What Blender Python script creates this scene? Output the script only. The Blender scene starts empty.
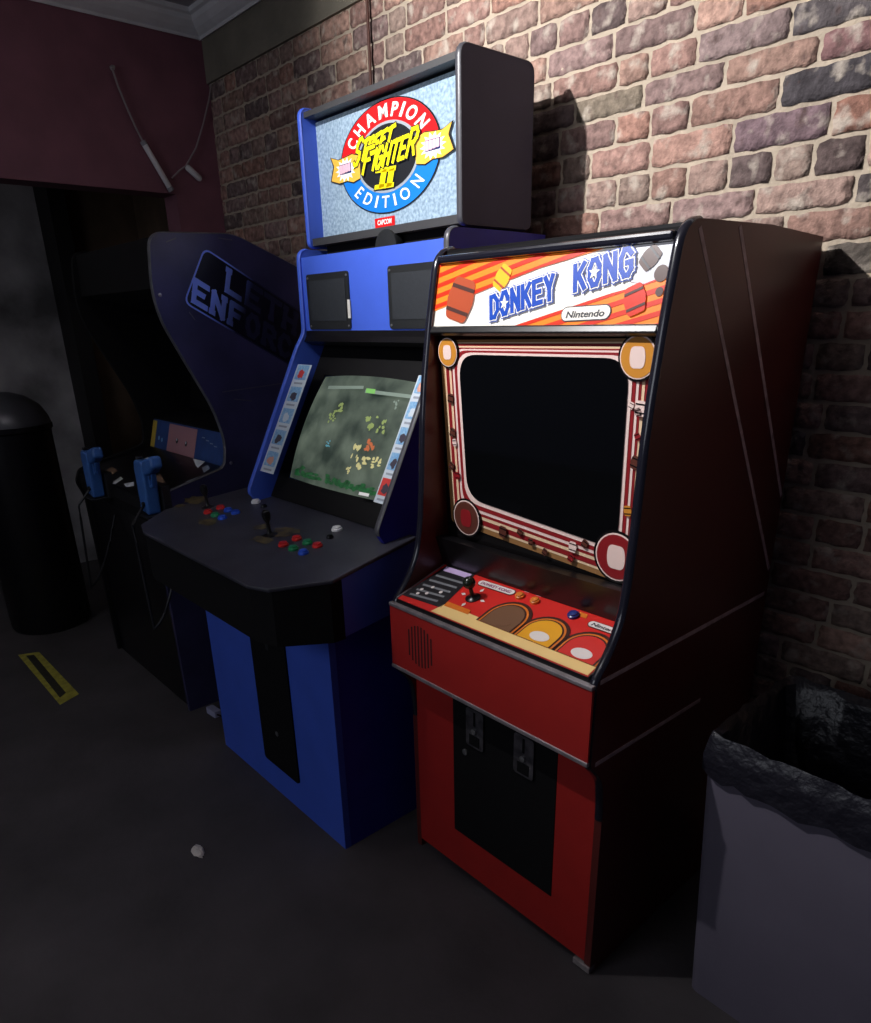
import bpy, bmesh, math, random
from mathutils import Vector, Matrix
random.seed(7)
SC = bpy.context.scene
COL = SC.collection
PI = math.pi

# ------------------------------------------------------------------ camera
CAM = Vector((0.7420, -1.8802, 1.5398))
CR = Vector((0.66679586, 0.74491919, -0.02187897))
CU = Vector((-0.25954416, 0.25964454, 0.93017286))
CF = Vector((-0.69858436, 0.61455685, -0.36646932))
FPX, PPX, PPY = 710.72, 435.26, 597.93


def ray(p):
    return CF + CR * ((p[0] - PPX) / FPX) - CU * ((p[1] - PPY) / FPX)


def hit(p, o, n):
    """where the sight line of a measured photo point meets a real surface"""
    d = ray(p)
    return CAM + d * ((Vector(o) - CAM).dot(n) / d.dot(n))


cd = bpy.data.cameras.new('camera')
cam = bpy.data.objects.new('camera', cd)
COL.objects.link(cam)
cam.matrix_world = Matrix(((CR.x, CU.x, -CF.x, CAM.x), (CR.y, CU.y, -CF.y, CAM.y),
                           (CR.z, CU.z, -CF.z, CAM.z), (0, 0, 0, 1)))
cd.sensor_fit = 'HORIZONTAL'
cd.sensor_width = 36.0
cd.lens = FPX * 36.0 / 871.0
cd.shift_x = -(PPX - 435.5) / 871.0
cd.shift_y = (PPY - 511.5) / 871.0
cd.clip_start = 0.02
SC.camera = cam


# ------------------------------------------------------------------ materials
def lin(c):
    return tuple((x / 12.92 if x <= 0.04045 else ((x + 0.055) / 1.055) ** 2.4) for x in (v / 255.0 for v in c))


MATS = {}


def mat(name, rgb, rough=0.6, metal=0.0, spec=0.5, emit=0.0, noise=0.0, nscale=30.0, bump=0.0, bscale=80.0,
        rgb2=None, coat=0.0):
    """rgb is an sRGB 0-255 surface colour; noise mixes towards rgb2 (or a darker tone) with a procedural texture"""
    if name in MATS:
        return MATS[name]
    m = bpy.data.materials.new(name)
    m.use_nodes = True
    nt = m.node_tree
    b = nt.nodes['Principled BSDF']
    c = lin(rgb)
    b.inputs['Base Color'].default_value = (*c, 1)
    b.inputs['Roughness'].default_value = rough
    b.inputs['Metallic'].default_value = metal
    b.inputs['Specular IOR Level'].default_value = spec
    b.inputs['Coat Weight'].default_value = coat
    b.inputs['Coat Roughness'].default_value = 0.12
    tc = nt.nodes.new('ShaderNodeTexCoord')
    if emit:
        b.inputs['Emission Color'].default_value = (*c, 1)
        b.inputs['Emission Strength'].default_value = emit
    if noise:
        n = nt.nodes.new('ShaderNodeTexNoise')
        n.inputs['Scale'].default_value = nscale
        n.inputs['Detail'].default_value = 6
        nt.links.new(tc.outputs['Object'], n.inputs['Vector'])
        r = nt.nodes.new('ShaderNodeValToRGB')
        c2 = lin(rgb2) if rgb2 else tuple(v * (1 - noise) for v in c)
        r.color_ramp.elements[0].position = 0.5 - 0.22
        r.color_ramp.elements[1].position = 0.5 + 0.22
        r.color_ramp.elements[0].color = (*c2, 1)
        r.color_ramp.elements[1].color = (*c, 1)
        nt.links.new(n.outputs['Fac'], r.inputs['Fac'])
        nt.links.new(r.outputs['Color'], b.inputs['Base Color'])
        if emit:
            nt.links.new(r.outputs['Color'], b.inputs['Emission Color'])
    if bump:
        n2 = nt.nodes.new('ShaderNodeTexNoise')
        n2.inputs['Scale'].default_value = bscale
        n2.inputs['Detail'].default_value = 5
        nt.links.new(tc.outputs['Object'], n2.inputs['Vector'])
        bp = nt.nodes.new('ShaderNodeBump')
        bp.inputs['Strength'].default_value = bump
        bp.inputs['Distance'].default_value = 0.01
        nt.links.new(n2.outputs['Fac'], bp.inputs['Height'])
        nt.links.new(bp.outputs['Normal'], b.inputs['Normal'])
    MATS[name] = m
    return m


# ------------------------------------------------------------------ mesh building
class MB:
    def __init__(self):
        self.v = []
        self.f = []

    def add(self, vs, fs):
        o = len(self.v)
        self.v += [Vector(p) for p in vs]
        self.f += [[i + o for i in f] for f in fs]
        return self

    def box(self, a, b):
        x0, y0, z0 = a
        x1, y1, z1 = b
        return self.add([(x0, y0, z0), (x1, y0, z0), (x1, y1, z0), (x0, y1, z0), (x0, y0, z1), (x1, y0, z1), (x1, y1, z1), (x0, y1, z1)],
                        [[3, 2, 1, 0], [4, 5, 6, 7], [0, 1, 5, 4], [1, 2, 6, 5], [2, 3, 7, 6], [3, 0, 4, 7]])

    def prism(self, pts, off):
        """planar polygon (3D points) swept by a vector"""
        n = len(pts)
        off = Vector(off)
        vs = [Vector(p) for p in pts] + [Vector(p) + off for p in pts]
        return self.add(vs, [list(range(n))[::-1], list(range(n, 2 * n))] + [[i, (i + 1) % n, n + (i + 1) % n, n + i] for i in range(n)])

    def prismx(self, yz, x0, x1):
        return self.prism([(x0, y, z) for y, z in yz], (x1 - x0, 0, 0))

    def loft(self, rings, cap=True, closed=True):
        n = len(rings[0])
        vs = [p for r in rings for p in r]
        fs = []
        for k in range(len(rings) - 1):
            for i in range(n if closed else n - 1):
                j = (i + 1) % n
                fs.append([k * n + i, k * n + j, (k + 1) * n + j, (k + 1) * n + i])
        if cap:
            fs.append(list(range(n))[::-1])
            fs.append([(len(rings) - 1) * n + i for i in range(n)])
        return self.add(vs, fs)

    def lathe(self, c, axis, prof, seg=24):
        """prof: list of (radius, height along axis)"""
        axis = Vector(axis).normalized()
        a = axis.orthogonal().normalized()
        b = axis.cross(a)
        c = Vector(c)
        rings = [[c + axis * h + (a * math.cos(2 * PI * i / seg) + b * math.sin(2 * PI * i / seg)) * max(r, 1e-5) for i in range(seg)] for r, h in prof]
        return self.loft(rings)

    def tube(self, path, r, seg=8):
        path = [Vector(p) for p in path]
        rings = []
        for i, p in enumerate(path):
            t = (path[min(i + 1, len(path) - 1)] - path[max(i - 1, 0)]).normalized()
            a = t.cross(Vector((0.13, 0.31, 0.94))).normalized()
            b = t.cross(a)
            rr = r[i] if isinstance(r, (list, tuple)) else r
            rings.append([p + (a * math.cos(2 * PI * k / seg) + b * math.sin(2 * PI * k / seg)) * rr for k in range(seg)])
        return self.loft(rings)

    def molding(self, path, x0, x1, t, closed=False):
        """half-round edge strip following a (y,z) path between x0 and x1"""
        n = len(path)
        K = 7
        rows = []
        for i, (y, z) in enumerate(path):
            a = path[max(i - 1, 0)]
            b = path[min(i + 1, n - 1)]
            d = Vector((b[0] - a[0], b[1] - a[1])).normalized()
            nn = Vector((d.y, -d.x))
            row = []
            for k in range(K):
                s = k / (K - 1)
                o = t * math.sin(PI * s) ** 0.6
                row.append((x0 + (x1 - x0) * s, y + nn.x * o, z + nn.y * o))
            for k in range(K - 1, -1, -1):
                s = k / (K - 1)
                row.append((x0 + (x1 - x0) * s, y - nn.x * 0.001, z - nn.y * 0.001))
            rows.append(row)
        return self.loft(rows)


BASE = {}


def obj(name, mb, m, parent=None, smooth=False, bevel=0.0, base=None, bseg=2):
    me = bpy.data.meshes.new(name)
    b = base if base is not None else (BASE[parent.name] if parent else Vector((0, 0, 0)))
    me.from_pydata([tuple(p - b) for p in mb.v], [], mb.f)
    bm = bmesh.new()
    bm.from_mesh(me)
    bmesh.ops.recalc_face_normals(bm, faces=bm.faces)
    bm.to_mesh(me)
    bm.free()
    me.materials.append(m)
    if smooth:
        for p in me.polygons:
            p.use_smooth = True
    o = bpy.data.objects.new(name, me)
    COL.objects.link(o)
    BASE[o.name] = b
    if parent:
        o.parent = parent
    elif base is not None:
        o.location = base
    if smooth:
        try:
            md = o.modifiers.new('smooth', 'EDGE_SPLIT')
            md.split_angle = math.radians(40)
        except Exception:
            pass
    if bevel:
        md = o.modifiers.new('bevel', 'BEVEL')
        md.width = bevel
        md.segments = bseg
        md.limit_method = 'ANGLE'
    return o


def thing(name, label, cat, loc, group=None):
    o = bpy.data.objects.new(name, None)
    COL.objects.link(o)
    o.location = loc
    o.empty_display_size = 0.1
    BASE[o.name] = Vector(loc)
    o['label'] = label
    o['category'] = cat
    if group:
        o['group'] = group
    return o


def tag(o, label, cat, group=None):
    o['label'] = label
    o['category'] = cat
    if group:
        o['group'] = group
    return o


def struct(name, mb, m, **k):
    o = obj(name, mb, m, **k)
    o['kind'] = 'structure'
    return o


def rnd(pts, r, seg=5):
    """round the corners of a closed 2D/3D polygon; r is one radius or one per corner"""
    out = []
    n = len(pts)
    P = [Vector(p) for p in pts]
    for i in range(n):
        rr = r[i] if isinstance(r, (list, tuple)) else r
        a, b, c = P[i - 1], P[i], P[(i + 1) % n]
        if rr <= 0:
            out.append(b)
            continue
        u, w = (a - b), (c - b)
        k = min(rr, u.length * .48, w.length * .48)
        s, e = b + u.normalized() * k, b + w.normalized() * k
        for j in range(seg + 1):
            t = j / seg
            out.append(s * (1 - t) ** 2 + b * 2 * t * (1 - t) + e * t * t)
    return out


# ------------------------------------------------------------------ flat artwork on a surface
class Plane:
    """a real surface: origin, u and v axes; d lifts a layer off it"""

    def __init__(self, o, u, v, kx=1.0):
        self.kx = kx
        self.o = Vector(o)
        self.u = Vector(u).normalized()
        n = self.u.cross(Vector(v)).normalized()
        self.v = n.cross(self.u).normalized()
        self.n = n

    def uv(self, p):
        q = hit(p, self.o, self.n) - self.o
        return Vector((q.dot(self.u) / self.kx, q.dot(self.v)))

    def at(self, uv, d=0.0):
        return self.o + self.u * (uv[0] * self.kx) + self.v * uv[1] + self.n * d


STEP = 0.0008


def shape(mb, pl, uvs, layer, th=0.0005):
    d = layer * STEP
    mb.prism([pl.at(p, d) for p in uvs], pl.n * th)
    return mb


def art(name, pl, uvs, layer, m, parent):
    return obj(name, shape(MB(), pl, uvs, layer), m, parent)


def px(pl, pts):
    return [pl.uv(p) for p in pts]


def circ(c, r, ry=None, n=28, a0=0.0, a1=2 * PI):
    ry = ry or r
    return [Vector((c[0] + r * math.cos(a0 + (a1 - a0) * i / n), c[1] + ry * math.sin(a0 + (a1 - a0) * i / n))) for i in range(n)]


def band(c, r0, r1, a0, a1, n=40):
    out = [Vector((c[0] + r1 * math.cos(a0 + (a1 - a0) * i / n), c[1] + r1 * math.sin(a0 + (a1 - a0) * i / n))) for i in range(n + 1)]
    inn = [Vector((c[0] + r0 * math.cos(a0 + (a1 - a0) * i / n), c[1] + r0 * math.sin(a0 + (a1 - a0) * i / n))) for i in range(n + 1)]
    return out + inn[::-1]


def clip(poly, p, n):
    """keep the part of a polygon where (q-p).n >= 0"""
    out = []
    for i in range(len(poly)):
        a, b = poly[i], poly[(i + 1) % len(poly)]
        da, db = (a - p).dot(n), (b - p).dot(n)
        if da >= 0:
            out.append(a)
        if (da >= 0) != (db >= 0):
            out.append(a + (b - a) * (da / (da - db)))
    return out


GLY = {}


def glyphs(s, bold=0.0, shear=0.0, spacing=1.0):
    """2D triangles of a line of text, normalised to width 1 and height 1 (from its own bounds)"""
    key = (s, bold, shear, spacing)
    if key in GLY:
        return GLY[key]
    cu = bpy.data.curves.new('lettering_source', 'FONT')
    cu.body = s
    cu.offset = bold
    cu.shear = shear
    cu.space_character = spacing
    cu.resolution_u = 4
    o = bpy.data.objects.new('lettering_source', cu)
    COL.objects.link(o)
    bpy.context.view_layer.update()
    me = bpy.data.meshes.new_from_object(o.evaluated_get(bpy.context.evaluated_depsgraph_get()))
    vs = [Vector((v.co.x, v.co.y)) for v in me.vertices]
    fs = [list(p.vertices) for p in me.polygons]
    bpy.data.objects.remove(o)
    bpy.data.curves.remove(cu)
    bpy.data.meshes.remove(me)
    k = .9 * bold if bold > .012 else 0
    x0 = min(v.x for v in vs) + k
    x1 = max(v.x for v in vs) - k
    y0 = min(v.y for v in vs) + k
    y1 = max(v.y for v in vs) - k
    GLY[key] = ([Vector(((v.x - x0) / (x1 - x0), (v.y - y0) / (y1 - y0))) for v in vs], fs, (x1 - x0) / (y1 - y0))
    return GLY[key]


def text(mb, pl, s, a, b, h, layer, bold=0.0, shear=0.0, spacing=1.0, fn=None):
    """text from uv point a to uv point b along the baseline, letters h tall; fn warps uv"""
    vs, fs, _ = glyphs(s, bold, shear, spacing)
    a, b = Vector(a), Vector(b)
    e = (b - a)
    nrm = Vector((-e.y, e.x)).normalized() * h
    d = layer * STEP
    q = [a + e * v.x + nrm * v.y for v in vs]
    if fn:
        q = [fn(p) for p in q]
    mb.add([pl.at(p, d + 0.0004) for p in q], fs)
    return mb


STK = {
    'D': [[(0, 0), (0, 1), (.55, 1), (1, .72), (1, .28), (.55, 0), (0, 0)]],
    'O': [[(.3, 0), (0, .3), (0, .7), (.3, 1), (.7, 1), (1, .7), (1, .3), (.7, 0), (.3, 0)]],
    'N': [[(0, 0), (0, 1), (1, 0), (1, 1)]],
    'K': [[(0, 0), (0, 1)], [(1, 1), (.1, .45)], [(.35, .6), (1, 0)]],
    'E': [[(1, 1), (0, 1), (0, 0), (1, 0)], [(0, .5), (.8, .5)]],
    'Y': [[(0, 1), (.5, .5), (1, 1)], [(.5, .5), (.5, 0)]],
    'G': [[(1, .8), (.7, 1), (.3, 1), (0, .7), (0, .3), (.3, 0), (.7, 0), (1, .2), (1, .48), (.6, .48)]],
    'S': [[(1, .88), (.7, 1), (.3, 1), (0, .8), (.1, .58), (.9, .42), (1, .2), (.7, 0), (.3, 0), (0, .12)]],
    'T': [[(-.08, 1), (1.08, 1)], [(.5, 1), (.5, 0)]],
    'R': [[(0, 0), (0, 1), (.7, 1), (1, .82), (1, .64), (.7, .48), (0, .48)], [(.5, .48), (1.08, 0)]],
    'F': [[(1.05, 1), (0, 1), (0, 0)], [(0, .52), (.75, .52)]],
    'I': [[(.5, 0), (.5, 1)]],
    'H': [[(0, 0), (0, 1)], [(1, 0), (1, 1)], [(0, .5), (1, .5)]],
    'L': [[(0, 1), (0, 0), (1, 0)]],
    'A': [[(0, 0), (.5, 1), (1, 0)], [(.2, .35), (.8, .35)]],
    'C': [[(1, .8), (.7, 1), (.3, 1), (0, .7), (0, .3), (.3, 0), (.7, 0), (1, .2)]],
    'n': [],
}


def stroke(mb, pl, ch, p0, u, up, wd, layer, slab=0.0):
    """block letter drawn with strokes wd wide inside the parallelogram p0, u, up"""
    d = layer * STEP + .0004
    k = pl.kx
    c_ = len(mb.f)
    for line in STK[ch]:
        P = [p0 + u * x + up * y for x, y in line]
        for a, b in zip(P[:-1], P[1:]):
            e = Vector(((b.x - a.x) * k, b.y - a.y)).normalized() * wd * .5
            n = Vector((-e.y / k, e.x))
            e = Vector((e.x / k, e.y))
            c_ += 1
            mb.add([pl.at(q, d + (c_ % 12) * 3e-5) for q in (a - e * .9 - n, b + e * .9 - n, b + e * .9 + n, a - e * .9 + n)], [[0, 1, 2, 3]])
        if slab:
            for q, (x, y) in ((P[0], line[0]), (P[-1], line[-1])):
                if y in (0, 1):
                    e = u.normalized() * slab
                    n = up.normalized() * wd * .5
                    c_ += 1
                    mb.add([pl.at(r, d + (c_ % 12) * 3e-5) for r in (q - e - n, q + e - n, q + e + n, q - e + n)], [[0, 1, 2, 3]])
    return mb


def arc_text(mb, pl, s, c, r, h, ang0, ang1, layer, bold=0.0, inside=False, wk=0.8):
    """letters set one by one round a circle, ang in radians"""
    n = len(s)
    ws = [glyphs(ch, bold)[2] if ch != 'I' else 0.2 for ch in s]
    tot = sum(ws) + 0.28 * (n - 1)
    pos = 0
    for ch, w in zip(s, ws):
        t = (pos + w / 2) / tot
        pos += w + 0.28
        a = ang0 + (ang1 - ang0) * t
        ct = Vector((c[0] + r * math.cos(a), c[1] + r * math.sin(a)))
        up = Vector((math.cos(a), math.sin(a)))
        if inside:
            up = -up
        rt = Vector((up.y, -up.x))
        ww = h * w * wk
        p0 = ct - rt * ww / 2 - up * h / 2
        text(mb, pl, ch, p0, p0 + rt * ww, h, layer, bold)
    return mb


# ================================================================== THE ROOM
XB = -2.91       # back wall
HC = 2.83        # ceiling

M_floor = mat('dark_concrete', (76, 71, 74), 0.75, noise=.5, nscale=3.2, bump=.12, bscale=40)
fl = MB()
fl.box((-4.6, -4.2, -0.06), (1.9, 0.25, 0.0))
struct('floor', fl, M_floor)
M_ceil = mat('ceiling_paint', (178, 176, 178), 0.9, noise=.15, nscale=5)
struct('ceiling', MB().box((-4.6, -4.2, HC), (1.9, 0.25, HC + .06)), M_ceil)

# --- brick wall: courses and joints as they stand in the photo, the rest in a running bond
M_mortar = mat('lime_mortar', (196, 180, 160), 0.95, noise=.28, nscale=14, bump=.6, bscale=55)
WN = Vector((0, 1, 0))


def wx(p):
    q = hit(p, (0, 0, 0), WN)
    return q.x, q.z


LINES = [[(520, 34.1), (548.9, 21.7), (598.5, 5.2)], [(532.4, 56.8), (600.6, 34.1), (700, 4.1)], [(551, 79.6), (615, 60), (691.5, 37.2)],
         [(577, 103), (619, 90), (700, 69), (733.6, 55), (789.7, 37.4), (870.8, 14.5)], [(690, 97.7), (773, 74.8), (870.8, 53)],
         [(653, 140), (700.4, 126.8), (777, 110), (870.8, 91.4)], [(586.7, 181.8), (651.8, 170), (733.7, 155), (829, 140)],
         [(590, 212), (653.5, 200), (690, 195), (753.7, 188.5), (780, 183.5), (864, 173.5)], [(601.7, 235), (671.9, 225), (743.7, 217), (854, 208.5)],
         [(820.6, 243.6), (870.7, 238.6)], [(824, 278.7), (870.7, 273.7)]]
ZL = [sum(wx(p)[1] for p in L) / len(L) for L in LINES]
JO = {0: [(530.3, 42), (558.9, 30), (591, 20), (627.9, 10), (668.8, 4)],
      1: [(547.9, 68), (614.6, 48), (695.7, 22), (745, 10)],
      2: [(552.6, 97), (618.8, 78), (650, 70), (698.5, 50), (791.8, 25)],
      3: [(575.8, 112), (644, 98), (725.8, 73), (821, 47), (915, 22)],
      4: [(616, 138), (650.6, 130), (690.5, 115), (780.4, 96), (884, 66)],
      5: [(651.8, 150), (734, 135), (832, 120), (920, 98)],
      6: [(617.7, 195), (651, 188), (688, 178), (729.7, 168), (774.5, 160), (815.5, 150), (869, 142)],
      7: [(599.4, 230), (671.5, 215), (756.4, 195), (855, 188), (940, 172)],
      8: [(600, 262), (690, 245), (786, 222)],
      9: [(822, 265), (905, 248)]}
# colours seen on particular bricks: (course, number in the list of joints) -> sRGB
DARK = {(3, 3): (136, 104, 104), (2, 4): (104, 98, 100), (4, 3): (84, 80, 84), (5, 1): (140, 118, 124), (6, 5): (104, 90, 88),
        (9, 0): (98, 92, 86), (3, 0): (150, 138, 122), (2, 3): (146, 128, 126), (7, 3): (96, 88, 88), (5, 2): (156, 116, 102)}
pitch = (ZL[0] - ZL[10]) / 10
zs = list(ZL)
while zs[-1] > 0.0:
    zs.append(zs[-1] - pitch)
top = [ZL[0]]
while top[-1] < 2.56:
    top.append(top[-1] + pitch)
courses = []          # (z0, z1, joints, key)
for i in range(len(zs) - 1):
    courses.append((zs[i + 1], zs[i], i))
for i in range(len(top) - 1):
    courses.append((top[i], min(top[i + 1], 2.585), -1 - i))
PAL = [tuple(v * .62 + w_ * .38 for v, w_ in zip(c_, (182, 162, 152))) for c_ in [(166, 124, 110), (150, 108, 98), (158, 118, 108), (142, 110, 106), (170, 132, 116), (134, 100, 94), (148, 122, 112),
       (160, 112, 96), (128, 104, 104), (150, 130, 118)]]
bv, bf, bc = [], [], []


def brick(x0, x1, z0, z1, col, rr):
    nx = max(4, int((x1 - x0) / .022))
    nz = 4
    o = len(bv)
    dep = 0.0042 + rr.uniform(-.0016, .0020)
    ph = [rr.uniform(0, 6.28) for _ in range(6)]
    tl = rr.uniform(-.05, .05)
    for j in range(nz + 3):
        for i in range(nx + 3):
            u = (i - 1) / nx
            w = (j - 1) / nz
            uu, ww = min(max(u, 0), 1), min(max(w, 0), 1)
            x = x0 + (x1 - x0) * uu
            z = z0 + (z1 - z0) * ww
            ex = min(uu, 1 - uu) * (x1 - x0)
            ez = min(ww, 1 - ww) * (z1 - z0)
            # ragged, worn outline
            x += 0.0018 * math.sin(ph[0] + z * 190) * (1 if ex < .004 else .3) + rr.uniform(-.0010, .0010)
            z += 0.0018 * math.sin(ph[1] + x * 95) * (1 if ez < .004 else .3) + tl * (x - (x0 + x1) / 2) * .12 + rr.uniform(-.0010, .0010)
            # rounded corners
            if ex < .002 and ez < .002:
                x += (.0018 if uu < .5 else -.0028)
                z += (.0016 if ww < .5 else -.0024)
            edge = min(ex, ez)
            y = -(dep * (0.84 + 0.16 * min(1, edge / .008))) + rr.uniform(-.0007, .0007) + .0012 * math.sin(ph[2] + x * 60 + z * 90)
            if u < 0 or u > 1 or w < 0 or w > 1:
                y = 0.012
            bv.append((x, y, z))
    W = nx + 3
    for j in range(nz + 2):
        for i in range(nx + 2):
            bf.append([o + j * W + i, o + j * W + i + 1, o + (j + 1) * W + i + 1, o + (j + 1) * W + i])
            bc.append(col)


rr = random.Random(3)
for z0, z1, key in courses:
    js = sorted(wx(p)[0] for p in JO.get(key, []))
    known = list(js)
    if js:
        right, left = js[-1], js[0]
    else:
        right = left = -0.9 + rr.uniform(-.1, .1)
        js = [right]
    header = (abs(key) % 6 == 0)
    while right < 1.75:
        right += (0.106 if header else (0.205 if rr.random() < .8 else .1)) + rr.uniform(-.008, .012)
        js.append(right)
    while left > XB - .02:
        left -= (0.106 if header else (0.2 if rr.random() < .7 else .1)) + rr.uniform(-.008, .012)
        js.insert(0, left)
    for a, b in zip(js[:-1], js[1:]):
        if a < XB - .05:
            a = XB - .05
        col = rr.choice(PAL)
        if rr.random() < .10:
            col = (124, 108, 106)
        k = [i for i, q in enumerate(known) if abs(q - a) < 1e-6]
        if k and (key, k[0]) in DARK:
            col = DARK[(key, k[0])]
        t = rr.uniform(.9, 1.08)
        g = .0052
        brick(a + g, b - g, z0 + g * .9, z1 - g * .9, tuple(min(255, v * t) for v in col), rr)
me = bpy.data.meshes.new('wall_right')
me.from_pydata(bv, [], bf)
ca = me.color_attributes.new('brick_colour', 'FLOAT_COLOR', 'CORNER')
li = 0
buf = []
for p, c in zip(me.polygons, bc):
    l = lin(c)
    for _ in range(p.loop_total):
        buf += [l[0], l[1], l[2], 1.0]
ca.data.foreach_set('color', buf)
bm_ = bmesh.new()
bm_.from_mesh(me)
bmesh.ops.recalc_face_normals(bm_, faces=bm_.faces)
bm_.to_mesh(me)
bm_.free()
for p in me.polygons:
    p.use_smooth = True
mb_ = bpy.data.materials.new('old_brick')
mb_.use_nodes = True
nt = mb_.node_tree
B = nt.nodes['Principled BSDF']
B.inputs['Roughness'].default_value = .92
B.inputs['Specular IOR Level'].default_value = .2
at_ = nt.nodes.new('ShaderNodeAttribute')
at_.attribute_name = 'brick_colour'
tc = nt.nodes.new('ShaderNodeTexCoord')


def nz(scale, det=6):
    n = nt.nodes.new('ShaderNodeTexNoise')
    n.inputs['Scale'].default_value = scale
    n.inputs['Detail'].default_value = det
    nt.links.new(tc.outputs['Object'], n.inputs['Vector'])
    return n


def ramp(src, p0, c0, p1, c1):
    r = nt.nodes.new('ShaderNodeValToRGB')
    r.color_ramp.elements[0].position = p0
    r.color_ramp.elements[1].position = p1
    r.color_ramp.elements[0].color = (*c0, 1)
    r.color_ramp.elements[1].color = (*c1, 1)
    nt.links.new(src, r.inputs['Fac'])
    return r


def mix(mode, fac, a, b):
    m_ = nt.nodes.new('ShaderNodeMix')
    m_.data_type = 'RGBA'
    m_.blend_type = mode
    if isinstance(fac, float):
        m_.inputs[0].default_value = fac
    else:
        nt.links.new(fac, m_.inputs[0])
    nt.links.new(a, m_.inputs[6])
    if isinstance(b, tuple):
        m_.inputs[7].default_value = (*b, 1)
    else:
        nt.links.new(b, m_.inputs[7])
    return m_


r1 = ramp(nz(46, 9).outputs['Fac'], .3, (.52, .50, .50), .70, (1.25, 1.22, 1.2))
m1 = mix('MULTIPLY', 1.0, at_.outputs['Color'], r1.outputs['Color'])
r2 = ramp(nz(19, 10).outputs['Fac'], .55, (0, 0, 0), .70, (.8, .8, .8))
m2 = mix('MIX', r2.outputs['Color'], m1.outputs[2], lin((198, 186, 172)))
r3 = ramp(nz(24, 4).outputs['Fac'], .28, (.8, .8, .8), .40, (0, 0, 0))
m3 = mix('MIX', r3.outputs['Color'], m2.outputs[2], lin((92, 74, 70)))
nt.links.new(m3.outputs[2], B.inputs['Base Color'])
bp = nt.nodes.new('ShaderNodeBump')
bp.inputs['Strength'].default_value = .8
bp.inputs['Distance'].default_value = .006
nt.links.new(nz(120, 8).outputs['Fac'], bp.inputs['Height'])
nt.links.new(bp.outputs['Normal'], B.inputs['Normal'])
me.materials.append(mb_)
wr = bpy.data.objects.new('wall_right', me)
COL.objects.link(wr)
wr['kind'] = 'structure'
# mortar bed behind and between the bricks
mo = MB()
nxm, nzm = 230, 140
g = []
mr = random.Random(9)
for j in range(nzm + 1):
    for i in range(nxm + 1):
        g.append((XB - .05 + 4.8 * i / nxm, -.0004 + mr.uniform(-.0012, .0012), 2.62 * j / nzm))
mo.add(g, [[j * (nxm + 1) + i, j * (nxm + 1) + i + 1, (j + 1) * (nxm + 1) + i + 1, (j + 1) * (nxm + 1) + i] for j in range(nzm) for i in range(nxm)])
mo.box((XB - .05, .02, 0), (1.85, .16, HC))
mbo = obj('mortar', mo, M_mortar, smooth=True)
mbo.parent = wr
# smooth plaster strip between the bricks and the crown moulding
M_plas = mat('grey_plaster', (132, 126, 112), .9, noise=.35, nscale=6, bump=.4, bscale=20)
struct('trim_3', MB().box((XB, -.014, 2.578), (1.85, .018, HC)), M_plas)

# --- back wall with a wide dark opening under a maroon bulkhead
M_mar = mat('maroon_paint', (132, 84, 98), .7, noise=.25, nscale=7)
bw = MB()
bw.box((XB - .14, -4.2, 2.11), (XB, .16, HC))
bw.box((XB - .14, -.235, 0), (XB, .16, 2.11))
struct('wall_back', bw, M_mar)
# room beyond the opening
M_far = mat('grey_stone_wall', (200, 196, 198), .95, noise=.8, nscale=2.6, bump=.5, bscale=9)
fw = MB()
fw.box((-4.6, -4.2, 0), (-4.45, .25, HC))
struct('wall_far', fw, M_far)
M_brn = mat('brown_plaster', (112, 92, 74), .95, noise=.5, nscale=5)
struct('wall_inner', MB().box((-4.45, -.335, 0), (-4.3, .25, HC)).box((-4.3, .1, 0), (XB - .14, .25, HC)), M_brn)
# dark pier that stands between the grey stone and the brown plaster
M_black = mat('black_paint', (22, 21, 24), .6, noise=.3, nscale=9)
struct('trim_4', MB().box((-4.45, -.43, 0), (-4.2, -.335, HC)), M_black)
# dark door leaf folded back beside the pier
# --- crown moulding
M_crown = mat('crown_moulding_paint', (236, 236, 238), .7, noise=.18, nscale=9)


def crown(name, pts):
    m_ = MB()
    m_.loft(pts)
    return struct(name, m_, M_crown)


prof = [(0, 2.745), (.012, 2.742), (.018, 2.752), (.028, 2.758), (.045, 2.77), (.066, 2.79), (.075, 2.806), (.088, 2.812), (.088, HC + .01), (0, HC + .01)]
crown('trim_1', [[(XB + d, y, z) for d, z in prof] for y in (-4.2, .02)])
crown('trim_2', [[(x, -.014 - d, z) for d, z in prof] for x in (XB - .05, 1.85)])

# ================================================================== shared cabinet materials
M_blackgloss = mat('black_gloss_laminate', (16, 15, 18), .3, noise=.3, nscale=6)
M_blackmatte = mat('black_matte_board', (14, 13, 15), .8, spec=.2)
M_charcoal = mat('charcoal_metal', (34, 36, 38), .45, noise=.3, nscale=20)
M_chrome = mat('brushed_aluminium', (205, 200, 205), .35, metal=.85)
M_glass = mat('dark_screen_glass', (7, 8, 10), .06, spec=.6)
M_white = mat('white_plastic', (236, 236, 236), .4)
M_bolt = mat('bolt_steel', (190, 190, 190), .35, metal=.9)

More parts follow.
